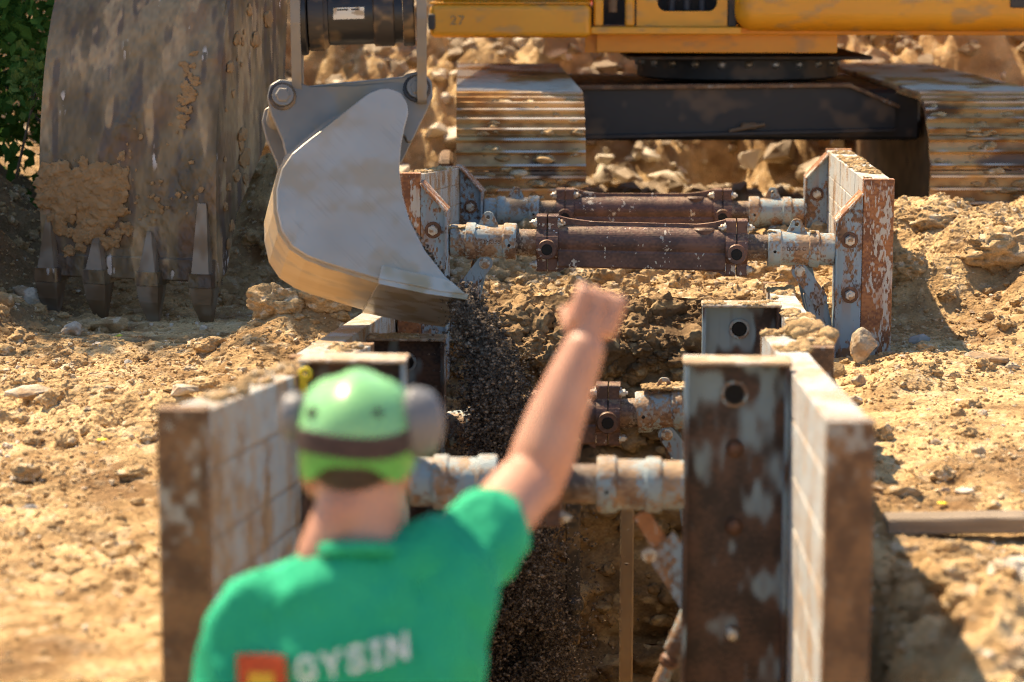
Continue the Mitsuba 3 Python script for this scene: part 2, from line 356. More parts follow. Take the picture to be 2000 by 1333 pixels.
MOUNDS = [  # x, y, rx, ry, height
    (1.42, 12.1, .50, .45, .40), (1.95, 11.4, .45, .5, .40), (1.30, 11.35, .22, .25, .20), (2.4, 12.6, .7, .6, .35), (1.75, 10.6, .35, .25, .12),
    (-3.60, 11.0, .45, 1.0, .70), (-3.15, 10.35, .30, .35, .22), (-3.9, 12.2, .9, .9, .45), (-2.65, 12.2, .5, .5, .35),
    (-1.62, 12.4, .38, .40, .42), (-1.95, 12.9, .6, .5, .45), (-1.50, 10.35, .30, .28, .17), (-1.75, 10.0, .2, .2, .06),
    (.97, 9.45, .16, .25, .08), (1.2, 10.0, .25, .3, .06), (.85, 6.05, .22, .45, .10), (1.25, 5.6, .5, .35, .14), (-1.95, 8.75, .4, .3, .05), (-1.35, 8.35, .2, .2, .07),
]

def trench_floor(y):
    return np.interp(y, [2.2, 3.3, 5.4, 9.35, 10.2, 10.46, 10.58, 10.9, 12.6, 13.4], [0, -.88, -.95, -1.40, -1.36, -.7, .08, .13, .24, .25])

def in_trench(x, y):
    lo = np.where(y < 8.9, -1.11, np.where(y < 10.2, -1.21, -1.06))
    hi = np.where(y < 8.9, .505, np.where(y < 10.2, .61, .98))
    return ss(0, .03, x - lo) * ss(0, .03, hi - x) * ss(2.0, 2.3, y) * (1 - ss(12.8, 13.4, y))

def terrain(x, y, fine=True):
    x, y = np.broadcast_arrays(np.asarray(x, float), np.asarray(y, float))
    P = np.stack([x, y, x * 0], -1)
    z = .10 * nz(P, .7, 3, 1)
    far = .45 * ss(16.9, 18.3, y) + .55 * ss(18, 24, y)
    z = z + far * (2.7 + 2.0 * nz(P, .35, 3, 2)) + ss(16.8, 17.6, y) * 1.5 * nz(P, 1.9, 4, 3)
    z = z + .20 * np.exp(-((y - 12.95) / .38) ** 2) * (ss(.95, 1.3, x) + .8 * (1 - ss(-1.3, -1.1, x)))
    for mx, my, rx, ry, h in MOUNDS:
        d = ((x - mx) / rx) ** 2 + ((y - my) / ry) ** 2
        z = z + h * np.exp(-d ** 1.3) * (1 + .7 * nz(P, 5, 3, 4))
    z = z + .85 * ss(2.9, 5.5, -x) * ss(8.5, 12.5, y)
    pit = ss(6.6, 7.6, y)
    z = z - .38 * (1 - ss(.50, .70 + .25 * nz(P, 3, 2, 9), x)) * ss(.4, .5, x) * (1 - pit) * ss(2.5, 4.5, y)
    rough = .35 + .65 * ss(.40, .60, meshkit.fbm(P * .9, 3, 8))
    rough = rough * (1 - .6 * ss(.9, 1.2, x) * ss(7.3, 7.7, y) * (1 - ss(9.6, 10.4, y)))
    rough = rough + .9 * ss(.55, .75, x) * (1 - ss(6.5, 7.0, y)) + .5 * (1 - ss(5.2, 5.9, y)) + .9 * ss(2.5, 3.0, -x) * ss(9, 10.5, y) + .7 * np.exp(-((y - 8.7) / .5) ** 2 - ((x + 2.0) / .7) ** 2)
    rough = rough + .8 * far + .12 * (1 - ss(7.2, 8.2, y))
    b1 = np.abs(nz(P, 3.2, 3, 11)) * -2 + .35
    z = z + rough * .075 * b1
    if fine:
        b2 = nz(P, 11, 3, 12)
        b3 = nz(P, 34, 2, 13)
        z = z + rough * (.050 * b2) + .022 * b3 * (.4 + rough * .7)
    t = in_trench(x, y)
    zt = trench_floor(y) + .08 * nz(P, 4, 3, 21) + .05 * nz(P, 12, 3, 22) * ss(10.5, 10.62, y) + .16 * ss(10.55, 10.95, y) * np.abs(nz(P, 5, 3, 23))
    return z * (1 - t) + np.where(y > 12.6, z * ss(12.8, 13.4, y) + zt * (1 - ss(12.8, 13.4, y)), zt) * t

def lines(segs):
    out = [np.array([segs[0][0]])]
    for a, b, d in segs:
        out.append(np.linspace(a, b, max(1, round((b - a) / d)) + 1)[1:])
    return np.concatenate(out)

gx = lines([(-240, -60, 45), (-60, -16, 5), (-16, -5, .45), (-5, -3.3, .06), (-3.3, -1.15, .014), (-1.15, -1.0, .015), (-1.0, .5, .03), (.5, 2.3, .014), (2.3, 4, .05), (4, 12, .4), (12, 60, 5), (60, 240, 45)])
gy = lines([(-120, -10, 20), (-10, 2, .8), (2, 5, .1), (5, 7, .016), (7, 13.2, .014), (13.2, 16, .05), (16, 26, .07), (26, 40, .6), (40, 100, 6), (100, 900, 90)])
GX, GY = np.meshgrid(gx, gy)
GZ = terrain(GX, GY)
NX, NY = len(gx), len(gy)
i, j = np.meshgrid(np.arange(NX - 1), np.arange(NY - 1))
a0 = (j * NX + i).ravel()
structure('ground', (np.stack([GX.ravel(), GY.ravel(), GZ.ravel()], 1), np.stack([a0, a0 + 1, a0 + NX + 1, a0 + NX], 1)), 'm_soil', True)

from scipy.interpolate import RegularGridInterpolator
GROUND = RegularGridInterpolator((gy, gx), GZ, bounds_error=False, fill_value=0)
def gz(x, y):
    return GROUND(np.stack([np.asarray(y, float), np.asarray(x, float)], -1))

# the lumpy end face of the excavation
fu, fv = np.meshgrid(np.linspace(-1.22, .62, 190), np.linspace(-1.5, .20, 180))
fp = np.stack([fu, fu * 0 + 9.9, fv], -1)
lump = .30 * nz(fp, 2.3, 3, 31) + .16 * nz(fp, 7, 3, 32) + .05 * nz(fp, 22, 3, 33)
ledge = .10 * np.abs(np.sin(fv * 8 + 5 * nz(fp, 2, 2, 34)))
fy = 10.40 + .16 * (fv + .1) - .55 * lump - ledge + .22 * ss(.02, .20, fv) - .16 * (1 - ss(-1.5, -1.0, fv))
n_ = fu.shape[1]
i, j = np.meshgrid(np.arange(fu.shape[1] - 1), np.arange(fu.shape[0] - 1))
a0 = (j * n_ + i).ravel()
structure('trench_face', (np.stack([fu.ravel(), fy.ravel(), (fv + .06 * nz(fp, 6, 3, 35)).ravel()], 1), np.stack([a0, a0 + 1, a0 + n_ + 1, a0 + n_], 1)), 'm_subsoil', True)

# ------------------------------------------------------------------ trench boxes
def panel(box, label, xa, xb, y0, y1, zt0, zt1, zb, rows, segs, side, top, post, postw=.05, inner=1, seed=0, gap=.0014):
    """one side panel: stacked hollow planks between end posts; xa < xb, top edge runs from zt0 at y0 to zt1 at y1; inner=+1 when the trench lies at +x"""
    rng = np.random.default_rng(seed)
    pk = part('side_panel', box, label)
    sl = (zt1 - zt0) / (y1 - y0)
    zs = lambda y, k: zt0 + sl * (y - y0) - k
    ya, yb = y0 + postw, y1 - postw
    k, r = 0.0, 0
    while zt0 - k > zb + .02:
        h = rows if np.isscalar(rows) else rows[r % len(rows)]
        nseg = segs if r < 12 else 1
        cuts = np.sort(np.concatenate([[ya, yb], ya + (yb - ya) * (np.arange(1, nseg) + rng.uniform(-.3, .3, max(nseg - 1, 0))) / nseg]))
        for c0, c1 in zip(cuts[:-1], cuts[1:]):
            g, c = gap, .0025
            x0, x1 = (xa + .004 * rng.random(), xb - .001 - .003 * rng.random())
            P = []
            for y in (c0 + g, c1 - g):
                t, b = zs(y, k + g), max(zs(y, k + h - g), zb)
                if t - b < .01: t = b + .01
                P += [(x0 + c, y, t), (x1 - c, y, t), (x0, y, t - c), (x1, y, t - c), (x0, y, b + c), (x1, y, b + c), (x0 + c, y, b), (x1 - c, y, b)]
            obj('plank', hull(P), top if r == 0 and nseg > 99 else side, pk)
        k += h; r += 1
    # recessed core behind the joints
    obj('core', plate_yz(Polygon([(ya, zs(ya, .012)), (yb, zs(yb, .012)), (yb, zb), (ya, zb)]), xa + .006, xb - .006), 'm_mud', pk)
    for ye, yo in ((y0, ya), (yb, y1)):
        zt = zs((ye + yo) / 2, 0) + .004
        w = sbox(xa - .002, ye, xb + .002, yo).buffer(-.006).buffer(.006, quad_segs=3)
        m = place(ext(w, zt - zb), [0, 0, zb], [1, 0, 0], [0, 1, 0], [0, 0, 1])
        obj('end_post', m, post, pk, smooth=30)
    return pk

def strut(box, xl, xr, y, z, body=True, text=None, drop=0.0, lugs=True, braces=True, label=None, blen=None, zdir=1):
    """a screw strut along x from xl to xr; drop lowers its left end"""
    sk = part('strut', box, label)
    L = xr - xl
    def at(t, dy=0, dz=0):
        return np.array([xl + t, y + dy, z - drop * (1 - t / L) + dz])
    ls = .285 if L > 1.2 else .25
    for s in (0, 1):
        def ax(t):
            return at(t if s == 0 else L - t)
        so = obj('socket', lathe([(.066, 0), (.070, .004), (.070, .065), (.0785, .068), (.080, .072), (.080, .105), (.0785, .109), (.0725, .112), (.0725, ls - .058), (.079, ls - .055), (.082, ls - .05), (.082, ls - .006), (.078, ls)], ax(0), ax(.1), 40), 'm_socket', sk, smooth=35)
        obj('thread', lathe([(.056 + .0025 * (q % 2), ls - .01 + .0075 * q) for q in range(22)], ax(0), ax(.1), 32), 'm_thread', sk, smooth=50)
        if lugs:
            c = ax(ls * .57)
            tri = Polygon([(-.052, .03), (.052, .03), (.010, .118), (-.010, .118)]).buffer(-.008).buffer(.018, quad_segs=5).difference(Point(0, .105).buffer(.0095))
            obj('lifting_lug', place(plate_xz(tri, -.007, .007), c, *np.eye(3)), 'm_socket', sk, smooth=30)
        obj('pin_hole', cyl(ax(ls - .028) + [0, -.0835, -.006], ax(ls - .028) + [0, -.07, -.006], .007, 12), 'm_hole', sk)
        if text:
            bend = meshkit.text_mesh(text[s], .017, .0022, bold=True)
            bend = bend.subdivide_to_size(.008)
            v = np.array(bend.vertices)
            v[:, 0] -= v[:, 0].mean(); v[:, 1] -= v[:, 1].mean()
            if s == 0: v[:, :2] *= -1
            a = v[:, 1] / .0725 + .10
            rr = .0725 + v[:, 2] - .0004
            cc = ax(ls * .62)
            w = np.stack([cc[0] + v[:, 0], cc[1] - rr * np.cos(a), cc[2] + rr * np.sin(a)], 1)
            obj('lettering', (w, bend.faces), 'm_thread', sk)
        if braces:
            d = 1 if s == 1 else -1
            lk = obj('brace_link', cat([place(plate_xz(Polygon([(-.02, .01), (.09, -.115)]).buffer(.001) if False else Point(0, 0).buffer(.034).union(Point(.085 * d, -.115).buffer(.034)).convex_hull, -.012, .012), ax(ls * .52) + [0, -.02, -.093], *np.eye(3))]), 'm_post_blue', sk, smooth=30)
            obj('bolt', hexbolt(ax(ls * .52) + [0, -.033, -.093], (0, -1, 0), .017, .016), 'm_bolt', sk)
            p0 = ax(ls * .52) + [.062 * d, -.02, -.18]; p1 = p0 + [(ls * .52 - .062 - .025) * d, .02, -.27]
            obj('brace', cat([bar(p0, p1, .085, .008, up=(0, 1, 0)), bar(p0 + np.array([-.04 * d, .022, -.015]), p1 + np.array([-.04 * d, .022, -.015]), .04, .008, up=(1, 0, .45 * d)), bar(p0 + np.array([.04 * d, .022, .015]), p1 + np.array([.04 * d, .022, .015]), .04, .008, up=(1, 0, .45 * d))]), 'm_post_blue', sk)
            obj('brace_arm', bar(ax(ls * .30) + [-.05 * d, .055, -.05], ax(.06) + [0, .06, -.36], .075, .01, up=(0, 1, 0)), 'm_post_blue', sk)
    tb = ls + .085 if L > 1.2 else ls + .06
    te = L - tb
    if not body:
        mid = L / 2
        tb, te = mid - .055, mid + .055
    def clamp(t0, d):
        """two bolted halves from t0 on, d = +1 towards the middle"""
        c = at(t0)
        prof = affinity.scale(Point(0, 0).buffer(1, quad_segs=10), .088, .075).union(sbox(-.045, -.122, .045, .122).buffer(-.012).buffer(.012)).union(Point(0, -.0).buffer(.07)).buffer(.006).buffer(-.006)
        ck = part('clamp', sk)
        for q in range(2):
            x0 = c[0] + d * (.003 + q * .050); x1 = c[0] + d * (.047 + q * .050)
            m = plate_yz(prof, min(x0, x1), max(x0, x1))
            m.vertices = np.asarray(m.vertices) + [0, c[1], c[2]]
            obj('half', m, 'm_spindle', ck, smooth=30)
        cx = c[0] + d * .05
        obj('eye', lathe([(.036, -.03), (.044, -.018), (.044, 0), (.040, .008), (.024, .008), (.022, -.012)], [cx, c[1] - .085, c[2] - .02], [cx, c[1] - .2, c[2] - .02], 28), 'm_spindle', ck, smooth=40)
        obj('eye_hole', cyl([cx, c[1] - .098, c[2] - .02], [cx, c[1] - .05, c[2] - .02], .0235, 20), 'm_hole', ck)
        for zz in (.088, -.092):
            for dd in (-.012, .108):
                nrm = (-d, 0, 0) if dd < 0 else (d, 0, 0)
                obj('bolt', hexbolt([c[0] + d * (.002 if dd < 0 else .098), c[1] - .03, c[2] + zz], nrm, .016, .020), 'm_bolt', ck)
    clamp(at(tb)[0] - xl, 1); clamp(at(te)[0] - xl, -1) if te - tb > .15 else None
    if body and te - tb > .25:
        b0, b1 = tb + .098, te - .098
        tube = Point(0, .012).buffer(.070, quad_segs=12).union(sbox(-.066, -.098, .066, -.02).buffer(-.01).buffer(.01)).union(sbox(-.011, .05, .011, .096)).buffer(.008).buffer(-.008)
        m = plate_yz(tube, b0 + xl, b1 + xl)
        v = np.array(m.vertices)
        v += [0, y, 0]; v[:, 2] += np.interp(v[:, 0], [xl, xr], [z - drop, z])
        m.vertices = v
        obj('tube', m, 'm_spindle', sk, smooth=35)
        for e, d in ((b0, 1), (b1, -1)):
            c = at(e)
            fl = Polygon([(0, .118), (0, .06), (.17 * d, .06), (.15 * d, .094), (.05 * d, .106)])
            obj('gusset', place(plate_xz(fl, -.016, .016), c, *np.eye(3)), 'm_spindle', sk)
            fb = Polygon([(0, -.12), (0, -.06), (.12 * d, -.06), (.09 * d, -.0985), (.03 * d, -.104)])
            obj('gusset', place(plate_xz(fb, -.05, .05), c, *np.eye(3)), 'm_spindle', sk)
        bs = at(b1 - .09, 0, .085)
        obj('boss', lathe([(.02, -.01), (.05, 0), (.052, .02), (.045, .028)], bs + [0, -.005, -.03], bs + [0, -.005, .3], 24), 'm_spindle', sk, smooth=40)
    return sk

def far_bracket(box, xin, d, y, ztop, zb, sk_label=None):
    """bolted post at a strut end: chamfered C profile on the inner face xin of a panel; d=-1 when it stands out to -x"""
    k = part('bracket', box)
    w = .112
    P = Polygon([(xin, ztop), (xin + d * w, ztop - .125), (xin + d * w, zb), (xin, zb)])
    obj('web', plate_xz(P, y - .006, y + .006), 'm_post_blue', k)
    xo = xin + d * w
    obj('flange', bx(min(xo, xo - d * .009), max(xo, xo - d * .009), y - .030, y + .13, zb, ztop - .118), 'm_post_blue', k)
    obj('cap', bar([xin, y + .05, ztop + .002], [xo, y + .05, ztop - .121], .17, .010, up=(d * .7, 0, .8)), 'm_post_rust', k)
    for zz, dx in ((.20, .042), (.435, .036)):
        obj('bolt', hexbolt([xin + d * (dx + .01), y - .007, ztop - zz], (0, -1, 0), .023, .026, False), 'm_bolt', k, smooth=25)
        obj('washer', lathe([(.036, 0), (.036, .004)], [xin + d * (dx + .01), y - .0065, ztop - zz], [xin + d * (dx + .01), y - .1, ztop - zz], 20), 'm_boltrust', k)

def channel(box, xin, d, y, ztop, zb, w=.30):
    """wide U profile, open towards -y, on the inner face of a panel"""
    k = part('channel', box)
    xo = xin + d * w
    x0, x1 = min(xin, xo), max(xin, xo)
    t = .014
    obj('web', bx(x0 + .002, x1 - .002, y + .10, y + .114, zb, ztop - .015), 'm_channel_blue', k)
    obj('flange', bx(min(xo, xo - d * t), max(xo, xo - d * t), y, y + .10, zb, ztop - .012), 'm_channel_blue', k)
    obj('flange', bx(min(xin, xin + d * t), max(xin, xin + d * t), y + .004, y + .10, zb, ztop - .012), 'm_channel_blue', k)
    obj('cap', bx(x0 - .004, x1 + .004, y - .01, y + .118, ztop - .012, ztop, .005), 'm_panel_top', k)
    cx = (x0 + x1) / 2 - .005
    obj('ring', lathe([(.040, 0), (.040, .010), (.030, .012), (.029, 0)], [cx, y + .100, ztop - .11], [cx, y, ztop - .11], 28), 'm_socket', k, smooth=30)
    obj('pin_hole', cyl([cx, y + .098, ztop - .11], [cx, y + .0925, ztop - .11], .028, 20), 'm_hole', k)
    for n, zz in enumerate((.27, .50, .82)):
        obj('rivet', lathe([(.026, 0), (.024, .012), (.014, .02)], [cx + .004, y + .100, ztop - zz], [cx + .004, y, ztop - zz], 18), 'm_bolt' if n == 2 else 'm_boltrust', k, smooth=50)

ZB = -1.42
near = thing('trench_box', 'nearest trench shoring box behind the worker, its blurred steel panels standing highest in the photo', 'trench box', 'steel trench shoring boxes')
panel(near, 'rusty brown ended panel left of the worker', -1.105, -.996, 5.27, 8.55, .690, .312, ZB, [.14, .17, .12, .16], 4, 'm_panel_light', 'm_panel_top', 'm_post_brown', .06, 1, 1, .0032)
panel(near, 'panel with pale blue inner side and brown front end right of the strut', .396, .500, 5.33, 8.64, .667, .358, ZB, [.13, .15, .14], 3, 'm_panel_side', 'm_panel_top', 'm_post_brown', .06, -1, 2, .0026)
channel(near, .396, -1, 6.76, .562, ZB)
channel(near, -.996, 1, 6.72, .565, ZB)
sn = strut(near, -.688, .10, 6.80, .195, body=False, lugs=False, braces=False, label='pale blurred strut behind the raised arm')
for d, xe in ((1, .098), (-1, -.686)):
    obj('brace_link', bar([xe - d * .125, 6.79, .115], [xe - d * .055, 6.79, .005], .05, .016, up=(0, 1, 0)), 'm_post_rust', sn)
    obj('gusset', plate_xz(Polygon([(xe - d * .10, -.015), (xe - d * .030, .06), (xe, .03), (xe, -.17)]), 6.77, 6.785), 'm_post_blue', sn)
    obj('bolt', hexbolt([xe - d * .098, 6.77, -.005], (0, -1, 0), .016, .014), 'm_bolt', sn)
strut(near, -.688, .10, 6.80, -.62, body=False, lugs=False, braces=False)
le = part('lifting_eye', near)
obj('strap', bx(-.985, -.965, 6.64, 6.66, .44, .53), 'm_yellowbit', le)
obj('ring', trimesh.creation.torus(.014, .007, major_sections=20, minor_sections=10, transform=trimesh.transformations.translation_matrix([-.968, 6.645, .535]) @ trimesh.transformations.rotation_matrix(1.57, [1, 0, 0])), 'm_yellowbit', le)

mid = thing('trench_box', 'middle trench shoring box, half sunk, with dirt covered right panel and crumbs on its strut', 'trench box', 'steel trench shoring boxes')
panel(mid, None, -1.205, -1.098, 7.9, 10.66, .37, .17, ZB, .14, 2, 'm_panel_light', 'm_panel_top', 'm_post_brown', .06, 1, 3)
panel(mid, 'dirt covered right panel', .498, .604, 7.93, 10.72, .412, .252, ZB, .14, 3, 'm_panel_side', 'm_panel_top', 'm_post_brown', .06, -1, 4)
channel(mid, .498, -1, 9.24, .368, ZB)
channel(mid, -1.098, 1, 9.18, .235, ZB)
strut(mid, -.79, .196, 9.30, -.045, body=True, drop=.10, label='earth crusted strut right of the forearm')

far = thing('trench_box', 'farthest trench shoring box, in sharp focus, with two rust brown screw struts across it', 'trench box', 'steel trench shoring boxes')
panel(far, 'left panel partly behind the grey bucket', -1.088, -.988, 10.23, 12.50, .775, .605, -.15, [.085, .10, .09], 4, 'm_panel_light', 'm_panel_top', 'm_post_rust', .055, 1, 5)
panel(far, 'right panel with rust orange end post', .897, 1.024, 10.30, 12.60, .752, .700, -.15, [.12, .10, .085, .13, .15], 5, 'm_panel_side', 'm_panel_top', 'm_post_rust', .06, -1, 6)
far_bracket(far, .894, -1, 10.31, .695, -.12)
far_bracket(far, -.985, 1, 10.24, .735, -.12)
far_bracket(far, .894, -1, 12.42, .685, -.12)
far_bracket(far, -.985, 1, 12.36, .615, -.12)
strut(far, -.868, .782, 10.36, .448, text=('RECHTS', '0 0014 C'), drop=-.028, label='sharp near strut with flaked brown tube')
strut(far, -.868, .782, 12.47, .385, drop=.005, label='blurred rear strut')
# ------------------------------------------------------------------ small bucket with its tilting coupler
BO, BE, BA, BB = np.array([-1.042, 8.822, .788]), np.array([-.211, .927, -.309]), np.array([.977, .206, -.049]), np.array([-.018, .312, .95])
BE /= np.linalg.norm(BE); BA -= BE * (BA @ BE); BA /= np.linalg.norm(BA); BB = np.cross(BE, BA) * -1
if BB[2] < 0: BB = -BB
def bk(m):          # bucket coordinates: x along the profile, y up, z across the bucket (away from the side plate in view)
    return place(m, BO, BA, BB, BE)
SIDE = [(.072, .446), (.114, .432), (.139, .394), (.145, .351), (.131, .296), (.118, .227), (.113, .139), (.125, .043), (.152, -.053), (.21, -.166), (.286, -.26), (.359, -.325),
        (.324, -.326), (.267, -.32), (.154, -.298), (.04, -.277), (-.073, -.246), (-.148, -.225), (-.223, -.199), (-.28, -.163), (-.318, -.107), (-.336, -.031), (-.339, .046), (-.322, .123),
        (-.285, .182), (-.229, .233), (-.154, .294), (-.061, .376), (-.004, .423), (.038, .442)]
side_poly = Polygon(SIDE).buffer(.012).buffer(-.012).buffer(-.010).buffer(.010)
bucket = thing('ditching_bucket', 'smooth grey digging bucket hanging in the air and pouring dark gravel into the trench', 'bucket')
BWID = .62
for z0 in (0, BWID - .022):
    e = plate_ch(side_poly, .022, .0035)
    obj('side_plate', bk(place(e, [0, 0, z0], *np.eye(3))), 'm_bucket', bucket, smooth=30)
wrap = [(-.285, .182), (-.322, .123), (-.339, .046), (-.336, -.031), (-.318, -.107), (-.28, -.163), (-.223, -.199), (-.148, -.225), (-.073, -.246), (.04, -.277), (.154, -.298), (.267, -.32), (.345, -.328)]
from shapely.geometry import LineString
ws = LineString(wrap).buffer(.012, cap_style=2, join_style=1)
obj('shell', bk(place(ext(ws, BWID - .046), [0, 0, .023], *np.eye(3))), 'm_bucketshell', bucket, smooth=35)
lip = Polygon([(.04, -.295), (.20, -.325), (.365, -.345), (.372, -.325), (.20, -.300), (.04, -.268)])
obj('cutting_edge', bk(place(ext(lip, BWID + .006), [0, 0, -.003], *np.eye(3))), 'm_wearstrip', bucket, smooth=30)
ws2 = Polygon([(.04, -.277), (.049, -.229), (.153, -.249), (.267, -.27), (.305, -.279), (.359, -.325), (.267, -.318), (.154, -.296)])
obj('wear_strip', bk(place(ext(ws2, .012), [0, 0, -.012], *np.eye(3))), 'm_wearstrip', bucket)
EAR = [(-.373, .421), (-.364, .466), (-.327, .491), (-.27, .484), (-.213, .467), (-.043, .478), (.11, .5), (.148, .532), (.206, .544), (.244, .506), (.248, .447), (.226, .388), (.197, .328), (.173, .274),
       (.15, .261), (.142, .306), (.112, .275), (.037, .137), (-.05, .06), (-.152, .04), (-.288, .159), (-.314, .259), (-.353, .344)]
ear_poly = Polygon(EAR).buffer(-.012).buffer(.024, quad_segs=6).buffer(-.012)
for z0 in (.10, .46):
    obj('hinge_plate', bk(place(plate_ch(ear_poly, .03, .004), [0, 0, z0], *np.eye(3))), 'm_bucketdark', bucket, smooth=30)
obj('back_plate', bk(place(ext(LineString([(-.30, .17), (-.16, .30), (.05, .43)]).buffer(.012), BWID - .05), [0, 0, .025], *np.eye(3))), 'm_bucketdark', bucket)
for cx, cy in ((-.317, .423), (.187, .474)):
    pk = obj('pin', bk(trimesh.creation.cylinder(.040, .44, sections=32, transform=trimesh.transformations.translation_matrix([cx, cy, .295]))), 'm_bucketdark', bucket, smooth=30)
    obj('collar', bk(place(lathe([(.052, 0), (.052, .010), (.042, .012), (.041, .002)], [0, 0, 0], [0, 0, 1], 30), [cx, cy, .100], [1, 0, 0], [0, -1, 0], [0, 0, -1])), 'm_blackbrown', pk, smooth=30)
    obj('nut', bk(place(lathe([(.030, 0), (.030, .02), (.024, .024)], [0, 0, 0], [0, 0, 1], 6), [cx, cy, .092], [1, 0, 0], [0, -1, 0], [0, 0, -1])), 'm_bucketdark', pk)

# what is still in the bucket, and what falls
rng = np.random.default_rng(11)
gvar = rock_variants(10, 0, .2, True, 5)
gpts, gsz = [], []
n = 4200                                            # heap at the mouth
t = rng.random(n); w = rng.uniform(.04, BWID - .04, n)
mouth = np.array([(.10, .08), (.128, .0), (.16, -.07), (.215, -.165), (.29, -.255), (.375, -.315)])
mx = np.interp(t, np.linspace(0, 1, 6), mouth[:, 0]); my = np.interp(t, np.linspace(0, 1, 6), mouth[:, 1])
prot = np.minimum(np.abs(rng.normal(0, .5, n)), 1.2) * .030 * np.sin(np.pi * np.clip(t, .03, .97)) * np.clip(t * 1.6, .2, 1) + .002
pts = BO + (mx + prot * .85 - .03 * rng.random(n))[:, None] * BA + (my + prot * .5)[:, None] * BB + w[:, None] * BE
heap = scatter(pts, rng.uniform(.005, .013, n), gvar, rng, (.7, 1), .5)
stuff('gravel_load', 'dark gravel spilling out over the open edge of the grey bucket', 'gravel', heap, 'm_gravel')
tz = np.array([.43, .33, .18, .0, -.2, -.45, -.75, -1.05, -1.40])
tx = np.array([-.715, -.665, -.600, -.560, -.530, -.505, -.490, -.480, -.475])
ty = np.array([8.98, 8.95, 8.92, 8.89, 8.87, 8.85, 8.84, 8.83, 8.82])
tw = np.array([.030, .055, .072, .085, .10, .115, .125, .135, .15])
def fall(n, spread, jit, lo, hi, zlo=-1.4, zhi=.44, shift=0.0, seed=0):
    rng = np.random.default_rng(seed)
    z = zhi - (zhi - zlo) * rng.random(n) ** .9
    x = np.interp(-z, -tz, tx) + rng.normal(0, 1, n) * np.interp(-z, -tz, tw) * spread + shift * rng.random(n) * np.interp(z, [-.6, .35], [1, .55])
    y = np.interp(-z, -tz, ty) + rng.normal(0, 1, n) * .13
    c = nz(np.stack([x * 1.0, y, z * .6], 1), 6, 2, 71)
    keep = c > -.14 + jit * rng.random(n)
    s = lo * (hi / lo) ** (rng.random(n) ** 2.2)
    return np.stack([x, y, z], 1)[keep], s[keep]
A_, a_ = fall(110000, .62, .0, .0036, .0105, seed=1)
B_, b_ = fall(7000, 1.2, .2, .0025, .009, seed=2)
C_, c_ = fall(2200, .6, .2, .003, .011, zlo=-.7, zhi=.32, shift=-.30, seed=3)
D_, d_ = fall(12000, .9, .05, .003, .009, zlo=-1.4, zhi=-.35, seed=4)
gr_ = np.random.default_rng(14)
grains = [hull(np.array([(1, 0, 0), (-1, 0, 0), (0, 1, 0), (0, -1, 0), (0, 0, 1), (0, 0, -1)]) * gr_.uniform(.7, 1.15, (6, 1)) + gr_.normal(0, .12, (6, 3))) for _ in range(10)]
gm = scatter(np.vstack([A_, B_, C_, D_]), np.concatenate([a_, b_, c_, d_]), grains, np.random.default_rng(12), (.7, 1), .5)
stuff('falling_gravel', 'stream of dark gravel falling from the grey bucket into the trench', 'gravel', gm, 'm_gravel')
rng = np.random.default_rng(13)
th = rng.random(5000) * 6.283; rr = rng.random(5000) ** .5
px_, py_ = -.55 + .32 * rr * np.cos(th), 8.8 + .40 * rr * np.sin(th)
keep = (px_ > -.97) & (px_ < .37)
px_, py_, rr = px_[keep], py_[keep], rr[keep]
stuff('gravel_pile', 'dark heap of tipped gravel on the trench floor', 'gravel', scatter(np.stack([px_, py_, -1.40 + .25 * (1 - rr)], 1), rng.uniform(.010, .022, len(px_)), gvar, rng, (.7, 1), .5), 'm_gravel')

# coupler that carries the bucket
cp = thing('tilt_coupler', 'black cylindrical tilting coupler with a pale label plate above the grey bucket', 'coupler')
CX = np.array([.99, .10, .03]); CX /= np.linalg.norm(CX)
CC = np.array([-1.105, 9.13, 1.475])
def cl(t): return CC + CX * t
obj('body', lathe([(.108, -.12), (.112, -.116), (.112, .07), (.112, .16)], cl(0), cl(1), 48), 'm_black', cp, smooth=35)
obj('sleeve', lathe([(.112, .050), (.122, .055), (.122, .125), (.116, .130)], cl(0), cl(1), 48), 'm_blackbrown', cp, smooth=35)
fk = obj('flange', lathe([(.118, -.195), (.132, -.19), (.132, -.135), (.124, -.130), (.118, -.118)], cl(0), cl(1), 48), 'm_blackbrown', cp, smooth=35)
obj('end_disc', lathe([(.140, -.226), (.146, -.222), (.146, -.200), (.140, -.196)], cl(0), cl(1), 48), 'm_black', cp, smooth=35)
obj('end_disc', lathe([(.120, .162), (.124, .166), (.124, .20), (.118, .205)], cl(0), cl(1), 48), 'm_blackbrown', cp, smooth=35)
for q in range(14):
    a = q * 2 * math.pi / 14
    x_, y_, _z = frame(CX)
    obj('bolt', hexbolt(cl(-.224) + .112 * (x_ * math.cos(a) + y_ * math.sin(a)), -CX, .012, .012, False), 'm_steel', cp)
for t, zz, mt in ((-.243, 1.17, 'm_bucketdark'), (.225, 1.215, 'm_bucketdark')):
    P0 = cl(t)
    ar = Polygon([(-.15, .22), (.15, .22), (.15, -.02), (.09, -.34), (-.09, -.34), (-.15, -.02)]).buffer(-.03).buffer(.03)
    if t > 0: ar = ar.intersection(sbox(-1, -.4, 1, .16))
    m = ext(ar, .036)
    obj('link_plate', place(m, P0 - CX * .011, np.cross(CX, [0, 0, 1]) * -1, [0, 0, 1], CX), mt, cp, smooth=30)
obj('link_block', bar(cl(-.235) + [0, -.02, -.30], cl(.22) + [0, -.02, -.27], .06, .07, up=(0, 0, 1)), 'm_bucketdark', cp)
yl = np.array([.1, -.99, 0])
lp = np.array([-1.165, 9.115, 1.452])
a_ = np.linspace(-.30, .30, 9)
x_, y_, _z = CX, np.array([0, -1.0, 0]), np.array([0, 0, 1.0])
lab = []
